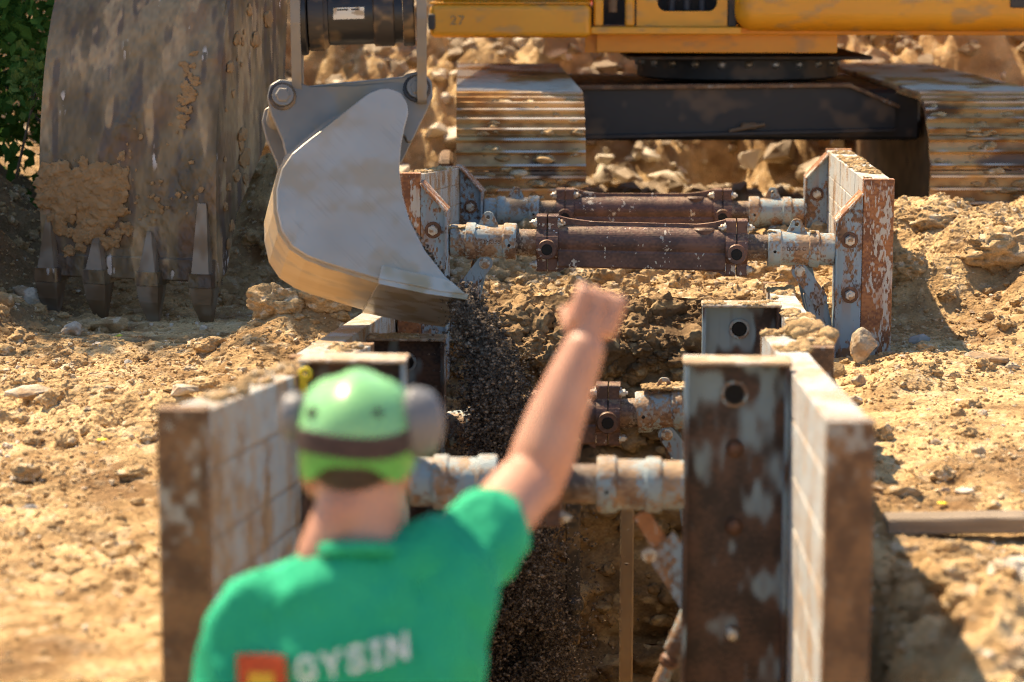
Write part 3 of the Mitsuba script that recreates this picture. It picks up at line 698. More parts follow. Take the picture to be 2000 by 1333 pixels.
V = []
for rr in (.1125, .1155):
    for t in (-.085, .030):
        V += [cl(t) + rr * (math.cos(q) * y_ + math.sin(q - .0) * _z) for q in np.linspace(-.12, .26, 9)]
lk = obj('label_plate', hull(V), 'm_label', cp)
V = []
for t0, t1, q0 in ((-.070, -.030, .16), (-.018, .010, .16)):
    W = []
    for rr in (.1135, .1172):
        for t in (t0, t1):
            W += [cl(t) + rr * (math.cos(q) * y_ + math.sin(q) * _z) for q in np.linspace(q0, q0 + .05, 3)]
    V.append(hull(W))
obj('print', cat(V), 'm_labelink', lk)
obj('mount', cat([bx(-1.24, -.96, 9.05, 9.21, 1.565, 1.66, .012)]), 'm_black', cp)
obj('grease_cover', bx(-1.2, -1.1, 9.035, 9.05, 1.575, 1.61, .004), 'm_steel', cp)
obj('mount_cheek', bx(-1.20, -1.17, 9.00, 9.26, 1.62, 2.05, .01), 'm_yellow', cp)
obj('mount_cheek', bx(-1.03, -1.00, 9.00, 9.26, 1.62, 2.05, .01), 'm_yellow', cp)

# ------------------------------------------------------------------ big toothed bucket standing on the ground
BW = np.array([.974, -.225, 0]); BQ = np.array([.225, .974, 0]); BG = np.array([-2.885, 11.26, 0.0])
def bg(m):          # x across, y away from the camera, z up
    return place(m, BG, BW, BQ, np.array([0, 0, 1.0]))
WID = .90
prof = [(-.005, .20), (-.01, .45), (.0, .75), (.05, 1.05), (.13, 1.32), (.27, 1.58), (.48, 1.76), (.78, 1.84)]
tt = np.linspace(0, 1, len(prof)); fine = np.linspace(0, 1, 60)
from scipy.interpolate import CubicSpline
cs = CubicSpline(tt, np.array(prof))(fine)
big = thing('toothed_bucket', 'large muddy excavator bucket with teeth standing on the ground at the left', 'bucket')
xs = np.linspace(.02, WID - .02, 70)
XX, KK = np.meshgrid(xs, np.arange(60))
sk0 = np.stack([XX, cs[KK, 0], cs[KK, 1]], -1)
nzv = .050 * np.maximum(0, nz(sk0, 3.0, 4, 41)) * 2 + .010 * nz(sk0, 14, 3, 42)
out = sk0.copy(); out[..., 1] -= .012 + nzv
inn = sk0.copy(); inn[..., 1] += .025; inn[..., 2] -= .01
V = np.vstack([out.reshape(-1, 3), inn.reshape(-1, 3)])
nx = 70
i, j = np.meshgrid(np.arange(nx - 1), np.arange(59)); a0 = (j * nx + i).ravel(); o = 60 * nx
F = np.vstack([np.stack([a0, a0 + 1, a0 + nx + 1, a0 + nx], 1), np.stack([a0 + o, a0 + nx + o, a0 + nx + 1 + o, a0 + 1 + o], 1)])
e0 = np.arange(nx - 1); F = np.vstack([F, np.stack([e0, e0 + o, e0 + 1 + o, e0 + 1], 1)])
k0 = np.arange(59) * nx; F = np.vstack([F, np.stack([k0, k0 + nx, k0 + nx + o, k0 + o], 1), np.stack([k0 + nx - 1, k0 + nx - 1 + o, k0 + 2 * nx - 1 + o, k0 + 2 * nx - 1], 1)])
F = np.vstack([F[:, [0, 1, 2]], F[:, [0, 2, 3]]])
obj('shell', bg(trimesh.Trimesh(V, F, process=False)), 'm_bigbucket', big, smooth=35)
sp = Polygon([tuple(q) for q in cs] + [(.86, 1.80), (.90, 1.45), (.84, 1.05), (.52, .74), (.22, .50), (.08, .24)]).buffer(.012)
for x0 in (0, WID - .03):
    m = ext(sp, .03).subdivide_to_size(.05)
    obj('side_plate', bg(place(m, [x0, 0, 0], [0, 1, 0], [0, 0, 1], [1, 0, 0])), 'm_bigbucket', big, smooth=30)
obj('corner_strip', bg(bx(WID - .10, WID - .02, -.020, .02, .52, .56, .004)), 'm_tooth', big)
obj('cutting_edge', bg(bx(.0, WID, -.028, .02, .19, .30, .008)), 'm_bigbucket', big)
for q, x in enumerate((.045, .295, .565, .835)):
    tk = part('tooth', big)
    h0 = (.46, .38, .42, .56)[q]; wdt = (.018, .018, .018, .036)[q]
    sh = hull([(x - wdt * .6, -.035, h0), (x + wdt * .6, -.035, h0), (x - wdt, -.05, .36), (x + wdt, -.05, .36), (x - .044, -.075, .225), (x + .044, -.075, .225), (x - .05, .04, .215), (x + .05, .04, .215), (x - .03, .0, .40), (x + .03, .0, .40)])
    obj('shank', bg(sh), 'm_tooth', tk)
    obj('socket', bg(hull([(x - .056, -.082, .235), (x + .056, -.082, .235), (x - .056, .055, .24), (x + .056, .055, .24), (x - .058, -.078, .17), (x + .058, -.078, .17), (x - .06, .05, .17), (x + .06, .05, .17)])), 'm_bigbucket', tk)
    obj('tip', bg(hull([(x - .056, -.072, .168), (x + .056, -.072, .168), (x - .05, .04, .168), (x + .05, .04, .168), (x - .048, -.06, .09), (x + .048, -.06, .09), (x - .026, -.012, -.01), (x + .026, -.012, -.01), (x - .026, .012, -.01), (x + .026, .012, -.01)])), 'm_tooth', tk)
rng = np.random.default_rng(21)
mp, ms_ = [], []
for cx, cz, rx, rz, n_, s_ in ((.16, .60, .10, .13, 110, .034), (.34, .62, .09, .13, 100, .036), (.27, .42, .12, .10, 50, .030), (.74, 1.06, .04, .18, 60, .014), (.62, .55, .25, .1, 30, .010), (.45, .80, .35, .25, 30, .009), (.06, .62, .05, .12, 30, .035)):
    x = np.clip(cx + rng.normal(0, .5, n_) * rx, .02, WID - .02); z = cz + rng.normal(0, .5, n_) * rz
    y = np.interp(z, cs[:, 1], cs[:, 0]) - .02
    mp.append(np.stack([x, y, z], 1)); ms_.append(s_ * rng.uniform(.5, 1.1, n_))
m = scatter(np.vstack(mp), np.concatenate(ms_), rock_variants(8, 3, .8, False, 9), rng, (.8, 1.1), .5)
v = np.array(m.vertices); yr = np.interp(v[:, 2], cs[:, 1], cs[:, 0]); v[:, 1] = yr - .01 + (v[:, 1] - yr) * .38; v += .012 * nz(v, 40, 2, 43)[:, None]; m.vertices = v
stuff('mud', 'clumps of wet clay stuck to the bucket above its teeth', None, bg(m), 'm_mud', True, big)
n_ = 22
qz = rng.uniform(.35, 1.5, n_); qq = np.interp(qz, [.2, .75, 1.5], [.08, .40, .7]) * rng.random(n_) + .05
m = scatter(np.stack([np.full(n_, WID + .004), qq + np.interp(qz, cs[:, 1], cs[:, 0]) * .7, qz], 1), rng.uniform(.01, .05, n_), rock_variants(8, 3, .7, False, 10), rng, (.8, 1.1), .5)
v = np.array(m.vertices); v[:, 0] = WID + .004 + (v[:, 0] - WID - .004) * .28; m.vertices = v
stuff('mud', 'clay clumps on the right side plate', None, bg(m), 'm_mud', True, big)
# ------------------------------------------------------------------ the yellow excavator
EX = thing('excavator', 'yellow tracked excavator standing behind the trench, cut off by the top of the photo', 'excavator')
EO = np.array([.41, 15.2, 0.02]); EV = np.array([-.0785, .9969, 0]); EU = np.array([.9969, .0785, 0])
def ex_(m):         # x across, y backwards, z up, origin under the slew ring
    return place(m, EO, EU, EV, np.array([0, 0, 1.0]))
GA, SW, HL, RAD = 1.285, .70, 1.62, .445      # half gauge, shoe width, half length between the wheels, track radius
per = 4 * HL + 2 * math.pi * RAD
def along(s):
    s = s % per
    if s < 2 * HL: return np.array([0, HL - s, 2 * RAD]), np.array([0, -1., 0]), np.array([0, 0, 1.])
    s -= 2 * HL
    if s < math.pi * RAD:
        a = s / RAD
        return np.array([0, -HL - RAD * math.sin(a), RAD + RAD * math.cos(a)]), np.array([0, -math.cos(a), -math.sin(a)]), np.array([0, -math.sin(a), math.cos(a)])
    s -= math.pi * RAD
    if s < 2 * HL: return np.array([0, -HL + s, 0.]), np.array([0, 1., 0]), np.array([0, 0, -1.])
    a = (s - 2 * HL) / RAD
    return np.array([0, HL + RAD * math.sin(a), RAD - RAD * math.cos(a)]), np.array([0, math.cos(a), math.sin(a)]), np.array([0, math.sin(a), -math.cos(a)])
NS = 48
shoe_poly = Polygon([(-.094, -.012), (.094, -.012), (.094, .004), (.088, .006), (.083, .038), (.071, .038), (.066, .008), (.010, .006), (.006, .038), (-.006, .038), (-.010, .006), (-.058, .008), (-.063, .038), (-.075, .038), (-.082, .006), (-.094, .004)])
shoe = ext(shoe_poly, SW).subdivide_to_size(.36)
rngx = np.random.default_rng(31)
for sx in (-1, 1):
    tk = part('track', EX, 'left crawler track with mud on its shoes' if sx < 0 else 'right crawler track cut by the photo edge')
    for q in range(NS):
        p, t, n = along((q + .5) * per / NS)
        m = place(shoe, [sx * GA - SW / 2, p[1], p[2]], t, n, [1., 0, 0])
        h = np.asarray(shoe.vertices)[:, 1]
        k = key_for('track_shoe', tk)
        mm = ex_(m)
        scene[k] = mikit.ply(mm, 'm_track', uv=np.stack([h * 0 + rngx.random(), np.clip((h - .014) / .024, 0, 1)], 1))
    fr = obj('track_frame', ex_(cat([bx(sx * GA - .17, sx * GA + .17, -HL + .1, HL - .1, .16, .72, .03)])), 'm_tracklink', tk)
    for e in (-1, 1):
        obj('wheel', ex_(lathe([(RAD - .06, -.11), (RAD - .03, -.10), (RAD - .03, .10), (RAD - .06, .11)], [sx * GA, e * HL, RAD], [sx * GA + 1, e * HL, RAD], 36)), 'm_tracklink', tk, smooth=35)
    # clay carried on the shoes
    n_ = 420
    S = rngx.uniform(0, 2 * HL + math.pi * RAD * .9, n_)
    pts = []
    for s in S:
        p, t, n = along(s); pts.append(p + n * .004 + [sx * GA + np.clip(rngx.normal(0, .2), -.30, .30), 0, 0])
    stuff('mud', 'clay lying on the track shoes', None, ex_(scatter(np.array(pts), rngx.uniform(.012, .05, n_), rock_variants(6, 2, .5, False, 12), rngx, (.35, .6), .5)), 'm_clod', True, tk)
# mud guard bracket beside the left track
obj('guide_guard', ex_(bx(-GA - SW / 2 - .10, -GA - SW / 2 - .02, -HL - .2, -HL + .5, .38, .56, .02)), 'm_tracklink', EX)

# undercarriage cross frame and slew ring
fx = part('cross_frame', EX, 'dark steel beam joining the two tracks')
pr = Polygon([(-GA + .36, .62), (GA - .36, .66), (GA - .36, .80), (GA - .62, .915), (.4, .93), (-.5, .915), (-GA + .36, .90)])
obj('front_plate', ex_(plate_xz(pr, -1.02, -.98)), 'm_frame', fx)
obj('box', ex_(bx(-GA + .2, GA - .2, -.97, 1.0, .60, .895, .02)), 'm_frame', fx)
obj('top_flange', ex_(cat([bar([-GA + .36, -1.0, .912], [GA - .62, -1.0, .925], .12, .022), bar([GA - .63, -1.0, .923], [GA - .34, -1.0, .80], .12, .022)])), 'm_post_brown', fx)
obj('bottom_flange', ex_(bar([-GA + .36, -1.0, .625], [GA - .36, -1.0, .665], .12, .022)), 'm_frame', fx)
obj('hose_clip', ex_(cat([bx(.02, .12, -1.06, -1.02, .67, .71, .01), cyl([-.05, -1.05, .66], [.16, -1.05, .70], .012)])), 'm_tracklink', fx)
rg = part('slew_ring', EX)
obj('ring', ex_(lathe([(.60, .0), (.62, .012), (.62, .125), (.60, .13), (.56, .13), (.56, .20)], [.10, -.1, .93], [.10, -.1, 2], 48)), 'm_frame', rg, smooth=35)
for q in range(24):
    a = q * 2 * math.pi / 24
    obj('bolt', ex_(lathe([(.027, 0), (.025, .020), (.014, .032)], [.10 + .605 * math.cos(a), -.1 + .605 * math.sin(a), 1.028], [.10 + 1.6 * math.cos(a), -.1 + 1.6 * math.sin(a), 1.028], 10)), 'm_steel', rg, smooth=50)
obj('ring_cover', ex_(bx(-.62, .82, -.82, .6, 1.062, 1.085, .006)), 'm_frame', rg)

# upper structure, slewed so that its flank faces the trench (world axes, metres)
up = part('upper_body', EX)
def rb(x0, x1, y0, y1, z0, z1, r=.03):
    P = []
    for s in np.ndindex(2, 2, 2):
        c = [(x0 + r, x1 - r)[s[0]], (y0 + r, y1 - r)[s[1]], (z0 + r, z1 - r)[s[2]]]
        P.append(np.array(c) + SPH * r)
    return hull(np.vstack(P))
obj('deck', bx(-1.22, 3.4, 14.05, 17.0, 1.24, 1.285, .006), 'm_yellow', up)
obj('belly_plate', cat([bar([-.33, 14.18, 1.19], [1.06, 14.18, 1.19], .06, .11), bx(-.40, 1.06, 14.21, 15.6, 1.13, 1.235)]), 'm_yellow', up)
lb = obj('side_box', rb(-1.285, -.36, 13.92, 16.8, 1.225, 1.415, .035), 'm_yellow', up, smooth=40)
note(lb, 'orange yellow lower box with a dark mark at its left end')
obj('number', place(meshkit.text_mesh('27', .05, .003, bold=True), [-1.17, 13.9195, 1.30], [1, 0, 0], [0, 0, 1], [0, -1, 0]), 'm_mud', lb)
obj('corner_lamp', rb(-1.292, -1.25, 13.905, 13.99, 1.27, 1.36, .012), 'm_labelink', lb, smooth=40)
obj('side_box', rb(-1.27, -.36, 13.98, 16.8, 1.425, 2.55, .03), 'm_yellow', up, smooth=40)
obj('ledge', bx(-1.285, -.36, 13.935, 14.02, 1.416, 1.428, .004), 'm_yellow', up)
for x in (-.345, -.165):
    obj('post', bx(x, x + .055, 13.97, 14.05, 1.287, 2.6, .012), 'm_yellow', up)
obj('inner_wall', bx(-.36, .55, 14.30, 14.34, 1.287, 2.6), 'm_frame', up)
obj('hinge', cyl([-.235, 14.0, 1.37], [-.235, 14.0, 1.46], .025), 'm_tracklink', up)
dp = sbox(-.10, 1.29, .42, 2.5).difference(sbox(.02, 1.375, .36, 2.4).buffer(-.05).buffer(.05))
df = obj('door_frame', plate_xz(dp, 14.0, 14.05), 'm_yellow', up)
obj('hose', cat([cyl([.10 + .09 * q, 14.15, 1.35 + .03 * (q % 2)], [.14 + .07 * q, 14.2, 2.3], .022) for q in range(3)]), 'm_muffdark', df, smooth=40)
obj('sill', bx(-.36, .50, 13.94, 14.06, 1.245, 1.287, .006), 'm_yellow', up)
rp = obj('side_panel', rb(.46, 3.6, 13.86, 16.6, 1.265, 2.45, .11), 'm_yellow', up, smooth=40)
note(rp, 'long smooth yellow side panel with a dark rectangle near its right end')
obj('dark_plate', rb(2.0, 2.2, 13.845, 13.88, 1.40, 1.62, .008), 'm_labelink', rp)
obj('gap_plate', bx(.425, .47, 13.99, 14.2, 1.29, 2.5), 'm_frame', up)
obj('counterweight', rb(-2.35, -1.33, 14.6, 16.9, 1.30, 2.4, .12), 'm_yellow', up, smooth=40) if False else None
obj('cab', rb(1.2, 2.6, 13.9, 15.2, 2.47, 3.6, .12), 'm_frame', up, smooth=40) if False else None

# ------------------------------------------------------------------ the worker
man = thing('person', 'worker seen from behind in a green T-shirt and light green helmet, raising his right fist', 'person')
HC = np.array([-.545, 4.40, .770])
S_R, E_R, W_R = np.array([-.360, 4.36, .570]), np.array([-.232, 4.63, .685]), np.array([-.133, 4.702, .928])
S_L, E_L, W_L = np.array([-.735, 4.33, .485]), np.array([-.79, 4.26, .20]), np.array([-.75, 4.42, -.03])
def q4(p, r): return (*p, r)
def lerp(a, b, t): return a + (b - a) * t
body = [
    [q4((-.53, 4.33, .585), (.085, .052, .04)), q4((-.535, 4.360, .655), (.082, .070, .05)), q4((-.54, 4.385, .74), (.086, .080, .05))],
    [q4((-.555, 4.35, .685), .062), q4((-.60, 4.335, .600), .052)],
    [q4(HC + [0, .0, .01], (.088, .104, .105)), q4(HC + [.006, .020, -.075], (.083, .088, .06)), q4(HC + [.010, .062, -.118], (.035, .030, .025))],
    [q4((-.53, 4.335, .545), (.14, .07, .04)), q4((-.54, 4.32, .40), (.185, .09, .08)), q4((-.54, 4.30, .10), (.155, .095, .08)), q4((-.54, 4.31, -.08), (.165, .105, .09))],
    [q4(S_R, .058), q4(lerp(S_R, E_R, .45), .066), q4(lerp(S_R, E_R, .8), .064), q4(E_R, .060)],
    [q4(E_R + [.004, 0, -.006], .060), q4(lerp(E_R, W_R, .2) + [.004, 0, 0], .063), q4(lerp(E_R, W_R, .45), .058), q4(lerp(E_R, W_R, .75), .050), q4(W_R, .042)],
    [q4(S_L, .056), q4(lerp(S_L, E_L, .5), .050), q4(E_L, .042)],
    [q4(E_L, .043), q4(lerp(E_L, W_L, .3), .046), q4(lerp(E_L, W_L, .7), .035), q4(W_L, .029)],
    [q4((-.63, 4.31, -.08), .088), q4((-.64, 4.34, -.46), .058), q4((-.645, 4.30, -.84), .042)],
    [q4((-.45, 4.31, -.08), .088), q4((-.43, 4.38, -.46), .058), q4((-.435, 4.34, -.84), .042)],
]
# face: nose, brow, lips, eyes, ears
HF = np.array([.09, .995, 0]); HX = np.array([.995, -.09, 0]); HZ = np.array([0, 0, 1.0])
def hp(x, y, z): return HC + HX * x + HF * y + HZ * z
body += [[q4(hp(0, .100, .0), .014), q4(hp(0, .122, -.035), .013)], [q4(hp(-.035, .092, .02), .012), q4(hp(.035, .092, .02), .012)], [q4(hp(-.022, .100, -.072), .008), q4(hp(.022, .100, -.072), .008)]]
for s in (-1, 1):
    body += [[q4(hp(s * .082, -.005, -.01), (.010, .016, .022)), q4(hp(s * .094, -.020, -.03), (.010, .018, .026)), q4(hp(s * .082, -.008, -.065), (.010, .010, .012))], [q4(hp(s * .032, .090, -.002), .014), q4(hp(s * .034, .088, -.002), .014)]]
def hand(W, up_, side, thumb_side, fist=True):
    """palm plus five fingers curled into a fist; up_ along the hand, side across the knuckles, thumb at +thumb_side"""
    u = np.asarray(up_, float) / np.linalg.norm(up_); s = np.asarray(side, float); s = s - u * (s @ u); s /= np.linalg.norm(s)
    f = np.cross(s, u)                       # palm side
    if f[1] < 0: f = -f
    P = lambda a, b, c: W + (s * a + u * b + f * c) * 1.24
    ch = [[q4(W, .030), q4(P(0, .035, .005), .033)], [q4(P(-.024, .045, 0), .022), q4(P(-.028, .085, -.002), .018)], [q4(P(.024, .045, 0), .022), q4(P(.028, .088, -.002), .018)], [q4(P(-.028, .085, 0), .017), q4(P(.028, .088, 0), .017)], [q4(P(0, .05, .0), .026), q4(P(0, .085, 0), .019)]]
    for k, (a, l) in enumerate(((.033, .95), (.011, 1.05), (-.011, 1.0), (-.032, .85))):
        a *= thumb_side
        k1, k2, k3, k4 = P(a, .092, -.002), P(a * 1.02, .094 + .006 * l, .040 * l), P(a, .066, .050 * l), P(a * .95, .060, .026)
        ch.append([q4(k1, .0115), q4(k2, .0105), q4(k3, .0095), q4(k4, .0085)])
    t = thumb_side
    ch.append([q4(P(.030 * t, .030, .015), .016), q4(P(.046 * t, .052, .034), .0125), q4(P(.030 * t, .070, .060), .0115), q4(P(.006 * t, .072, .066), .0098)])
    return ch
body += hand(W_R, W_R - E_R + [0.0, .01, .05], (1, .1, 0), -1)
body += hand(W_L, W_L - E_L, (.2, 1, 0), 1)
bm = smooth_mesh(solid(body), .010, 8)
scene[man] = mikit.ply(bm, 'm_skin', smooth=True)
hr = m3.Manifold.hull_points(HC + [0, -.006, .022] + SPH * [.0935, .114, .112]) - m3.Manifold.cube([.4, .3, .4], True).translate([-.54, 4.40 + .17, .77]) - m3.Manifold.cube([.4, .4, .2], True).translate([-.54, 4.40, .622])
obj('hair', smooth_mesh(hr, .012, 3), 'm_hair', man, smooth=True)
for s in (-1, 1):
    obj('eye', trimesh.creation.icosphere(2, .012).apply_translation(hp(s * .032, .094, -.002)), 'm_print', man, smooth=True)
# T-shirt
shirt = [
    [q4((-.525, 4.335, .592), (.098, .080, .030)), q4((-.54, 4.33, .53), (.185, .10, .05)), q4((-.535, 4.32, .42), (.225, .125, .08)), q4((-.53, 4.31, .20), (.205, .12, .08)), q4((-.53, 4.30, -.05), (.205, .125, .05))],
    [q4((-.52, 4.335, .585), (.09, .075, .03)), q4(S_R + [-.03, 0, .012], .078)],
    [q4((-.53, 4.335, .575), (.09, .075, .03)), q4(S_L + [.03, 0, .0], .075)],
    [q4(S_R, .080), q4(lerp(S_R, E_R, .25), .082), q4(lerp(S_R, E_R, .40), .076)],
    [q4(S_R, .080), q4((-.46, 4.32, .40), (.14, .12, .10))],
    [q4(S_L, .074), q4((-.64, 4.315, .33), (.12, .115, .10))],
    [q4(S_L, .076), q4(lerp(S_L, E_L, .4), .074), q4(lerp(S_L, E_L, .72), .072)],
]
sm = smooth_mesh(solid(shirt), .010, 24)
v = np.array(sm.vertices)
fold = .034 * (np.abs(nz(v * [1, 1, .55] + [0, 0, .8] * v[:, :1], 9, 2, 61)) * -2 + .4) + .013 * nz(v * [1.2, 1, .45], 16, 2, 62)
flat_ = ss(-.80, -.74, v[:, 0]) * ss(-.36, -.42, v[:, 0]) * ss(.24, .30, v[:, 2]) * ss(.56, .48, v[:, 2])   # the print keeps the cloth stiff
v += np.asarray(sm.vertex_normals) * (fold * (1 - .75 * flat_))[:, None]
# neckline and sleeve openings: pull the surface in where skin comes out
sm.vertices = v
sh = obj('shirt', sm, 'm_shirt', man, smooth=True)
note(sh, 'green short sleeved T-shirt with white lettering and a red and yellow patch on the back')
col = lathe([(.084, -.010), (.092, -.006), (.092, .008), (.086, .013)], [-.528, 4.330, .606], [-.530, 4.40, .80], 40)
obj('collar', col, 'm_shirt', sh, smooth=40)
cf = lathe([(.073, -.012), (.077, -.008), (.077, .006), (.072, .010)], lerp(S_R, E_R, .45), E_R, 36)
obj('cuff', cf, 'm_shirt', sh, smooth=40)
# print that follows the back
import trimesh.proximity
backm = trimesh.Trimesh(v, sm.faces, process=False)
nb = np.asarray(backm.vertex_normals)
bv = v[nb[:, 1] < -.15]
from scipy.interpolate import LinearNDInterpolator, NearestNDInterpolator
bi = LinearNDInterpolator(bv[:, [0, 2]], bv[:, 1]); bn = NearestNDInterpolator(bv[:, [0, 2]], bv[:, 1])
def on_back(m, lift):
    """(x, z) artwork with its height in column 1 laid on the back of the shirt"""
    w = np.array(m.vertices)
    y = bi(w[:, 0], w[:, 1]); y = np.where(np.isnan(y), bn(w[:, 0], w[:, 1]), y)
    return trimesh.Trimesh(np.stack([w[:, 0], y - lift - w[:, 2], w[:, 1]], 1), m.faces, process=False)
tm, adv = [], 0.0
for ch in 'GYSIN':
    g = meshkit.text_mesh(ch, .043, .002, bold=True)
    g.apply_translation([adv - g.bounds[0][0], 0, 0]); adv += g.bounds[1][0] - g.bounds[0][0] + .009
    tm.append(g)
tm = cat(tm).subdivide_to_size(.012)
w = np.array(tm.vertices); L_ = w[:, 0].max()
w[:, 0] *= .208 / L_; w[:, 0] += w[:, 1] * .10
ca, sa = math.cos(.235), math.sin(.235)
tm.vertices = np.stack([-.632 + w[:, 0] * ca - w[:, 1] * sa, .398 + w[:, 0] * sa + w[:, 1] * ca, w[:, 2]], 1)
note(obj('lettering', on_back(tm, .016), 'm_print', sh), 'white lettering GYSIN across the back')
def art(x0, x1, z0, z1, rot, lift, name, mt, parent):
    g = trimesh.creation.box([x1 - x0, z1 - z0, .0015]).subdivide_to_size(.012)
    w = np.array(g.vertices); ca, sa = math.cos(rot), math.sin(rot)
    w[:, :2] = np.stack([w[:, 0] * ca - w[:, 1] * sa, w[:, 0] * sa + w[:, 1] * ca], 1) + [(x0 + x1) / 2, (z0 + z1) / 2]
    g.vertices = w
    return obj(name, on_back(g, lift), mt, parent)
art(-.745, -.652, .295, .440, .06, .014, 'patch_border', 'm_patchred', sh)
art(-.724, -.676, .315, .408, .06, .017, 'patch_centre', 'm_patchyellow', sh)
# trousers and boots
tr = [[q4((-.54, 4.31, -.03), (.175, .115, .03)), q4((-.54, 4.31, -.12), (.18, .12, .06))],
      [q4((-.63, 4.31, -.12), .098), q4((-.64, 4.34, -.46), .072), q4((-.645, 4.30, -.80), .066)], [q4((-.45, 4.31, -.12), .098), q4((-.43, 4.38, -.46), .072), q4((-.435, 4.34, -.80), .066)]]
obj('trousers', smooth_mesh(solid(tr), .016, 6), 'm_trousers', man, smooth=True)
for x, y in ((-.645, 4.30), (-.435, 4.34)):
    obj('boot', smooth_mesh(solid([[q4((x, y, -.78), .058), q4((x, y, -.84), .052)], [q4((x, y - .02, -.845), (.045, .05, .03)), q4((x, y + .16, -.855), (.045, .05, .024))], [q4((x, y, -.82), .048), q4((x, y + .10, -.845), .036)]]), .014, 4), 'm_boot', man, smooth=True)
# helmet
hk = part('helmet', man, 'light green vented climbing style helmet with grey ear muffs')
HO = np.array([-.545, 4.398, 0.0])
def dome(rx, ry, prof, n=56):
    a = np.arange(n) * 2 * np.pi / n
    V, F = [], []
    prof = list(prof)
    for s, z in prof:
        V.append(HO + np.stack([rx * s * np.cos(a), ry * s * np.sin(a), np.full(n, z)], 1))
    i = np.arange(n); jn = (i + 1) % n
    for k in range(len(prof) - 1):
        F += [np.stack([k * n + i, k * n + jn, (k + 1) * n + jn], 1), np.stack([k * n + i, (k + 1) * n + jn, (k + 1) * n + i], 1)]
    return trimesh.Trimesh(np.vstack(V), np.vstack(F), process=False)
up_p = [(.98, .808), (1.0, .812)] + [(math.cos(t) ** .82, .818 + .114 * math.sin(t)) for t in np.linspace(.06, 1.54, 18)] + [(.002, .932)]
dm = dome(.112, .140, up_p)
v_ = np.array(dm.vertices); rel = v_ - [-.545, 4.398, .82]
ridge = .004 * np.cos(np.arctan2(rel[:, 0], .05 + np.abs(rel[:, 1])) * 6) * ss(.82, .88, v_[:, 2])
v_ += (rel / (np.linalg.norm(rel, axis=1)[:, None] + 1e-6)) * ridge[:, None]; dm.vertices = v_
obj('shell', dm, 'm_helmet', hk, smooth=50)
rim = dome(.109, .137, [(.93, .764), (1.0, .760), (1.0, .81), (.985, .82), (.93, .825)])
v_ = np.array(rim.vertices); ang = np.arctan2(v_[:, 1] - 4.398, v_[:, 0] + .545)
lowm = 1 - ss(.767, .80, v_[:, 2])
v_[:, 2] += lowm * (.022 * np.exp(-((np.sin(ang) + 1) / .10) ** 2) - .016 * np.exp(-((np.abs(np.cos(ang)) - .72) / .22) ** 2) * (np.sin(ang) < 0) + .05 * ss(.2, .8, np.sin(ang)))
rim.vertices = v_
obj('rim', rim, 'm_helmetrim', hk, smooth=40)
st = dome(.1135, .1415, [(.97, .796), (1.0, .797), (1.008, .817), (1.0, .838), (.97, .839)])
v_ = np.array(st.vertices); v_[:, 2] += .004 * np.cos(np.arctan2(v_[:, 1] - 4.398, v_[:, 0] + .545) * 3); st.vertices = v_
note(obj('headlamp_strap', st, 'm_strap', hk, smooth=40), 'dark band round the helmet')
obj('headlamp', rb(-.575, -.515, 4.53, 4.565, .775, .825, .012), 'm_muffdark', hk, smooth=40)
for dx, dz, r in ((.008, .880, .0125), (-.072, .872, .012), (.050, .876, .009), (-.02, .920, .009)):
    yv = -.140 * math.sqrt(max(0, 1 - (dx / .112) ** 2 - ((dz - .818) / .114) ** 2))
    p = HO + [dx, yv, dz]; n_ = np.array([dx / .0125, yv / .0196, (dz - .818) / .013]); n_ /= np.linalg.norm(n_)
    obj('vent', lathe([(r, -.006), (r, .003), (r * .8, .0035)], p, p + n_, 16), 'm_hole', hk, smooth=50)
for s, (mx_, mz_) in ((1, (-.428, .840)), (-1, (-.664, .850))):
    ek = part('ear_muff', man)
    r = (.042, .050, .066) if s > 0 else (.020, .040, .044)
    cup = m3.Manifold.hull_points(np.vstack([np.array([mx_ + s * .006, 4.39, mz_]) + SPH * r, np.array([mx_ - s * .012, 4.39, mz_]) + SPH * np.array(r) * [.6, 1.04, 1.04]]))
    obj('cup', smooth_mesh(cup, .008, 3), 'm_muff', ek, smooth=True)
    obj('cushion', lathe([(.034, -.012), (.042, -.006), (.042, .006), (.034, .012)], [mx_ - s * .026, 4.39, mz_], [mx_ - s, 4.39, mz_], 28), 'm_muffdark', ek, smooth=40)
    obj('arm', bar([mx_ - s * .010, 4.395, mz_ - .02], [mx_ - s * .016, 4.40, .79], .02, .008, up=(1, 0, 0)), 'm_muffdark', ek)
# ------------------------------------------------------------------ loose soil, stones, boards, plants
rng = np.random.default_rng(41)
def free(x, y, pad=.02):
    """not inside the trench, the panels or the person"""
    lo = np.where(y < 8.75, -1.12, np.where(y < 10.15, -1.22, -1.11)) - pad
    hi = np.where(y < 8.75, .51, np.where(y < 10.2, .62, 1.03)) + pad
    return ~((x > lo) & (x < hi) & (y > 2.1) & (y < 12.65))
lumps = rock_variants(12, 2, .55, False, 15)
biglumps = rock_variants(10, 3, .6, False, 19)
for b_ in biglumps + lumps:
    v_ = np.array(b_.vertices); v_ *= (1 + .5 * nz(v_ + 3, 5, 2, 77))[:, None]; b_.vertices = v_
lumps1 = rock_variants(12, 1, .55, False, 16)
peb = rock_variants(14, 0, .2, True, 17)

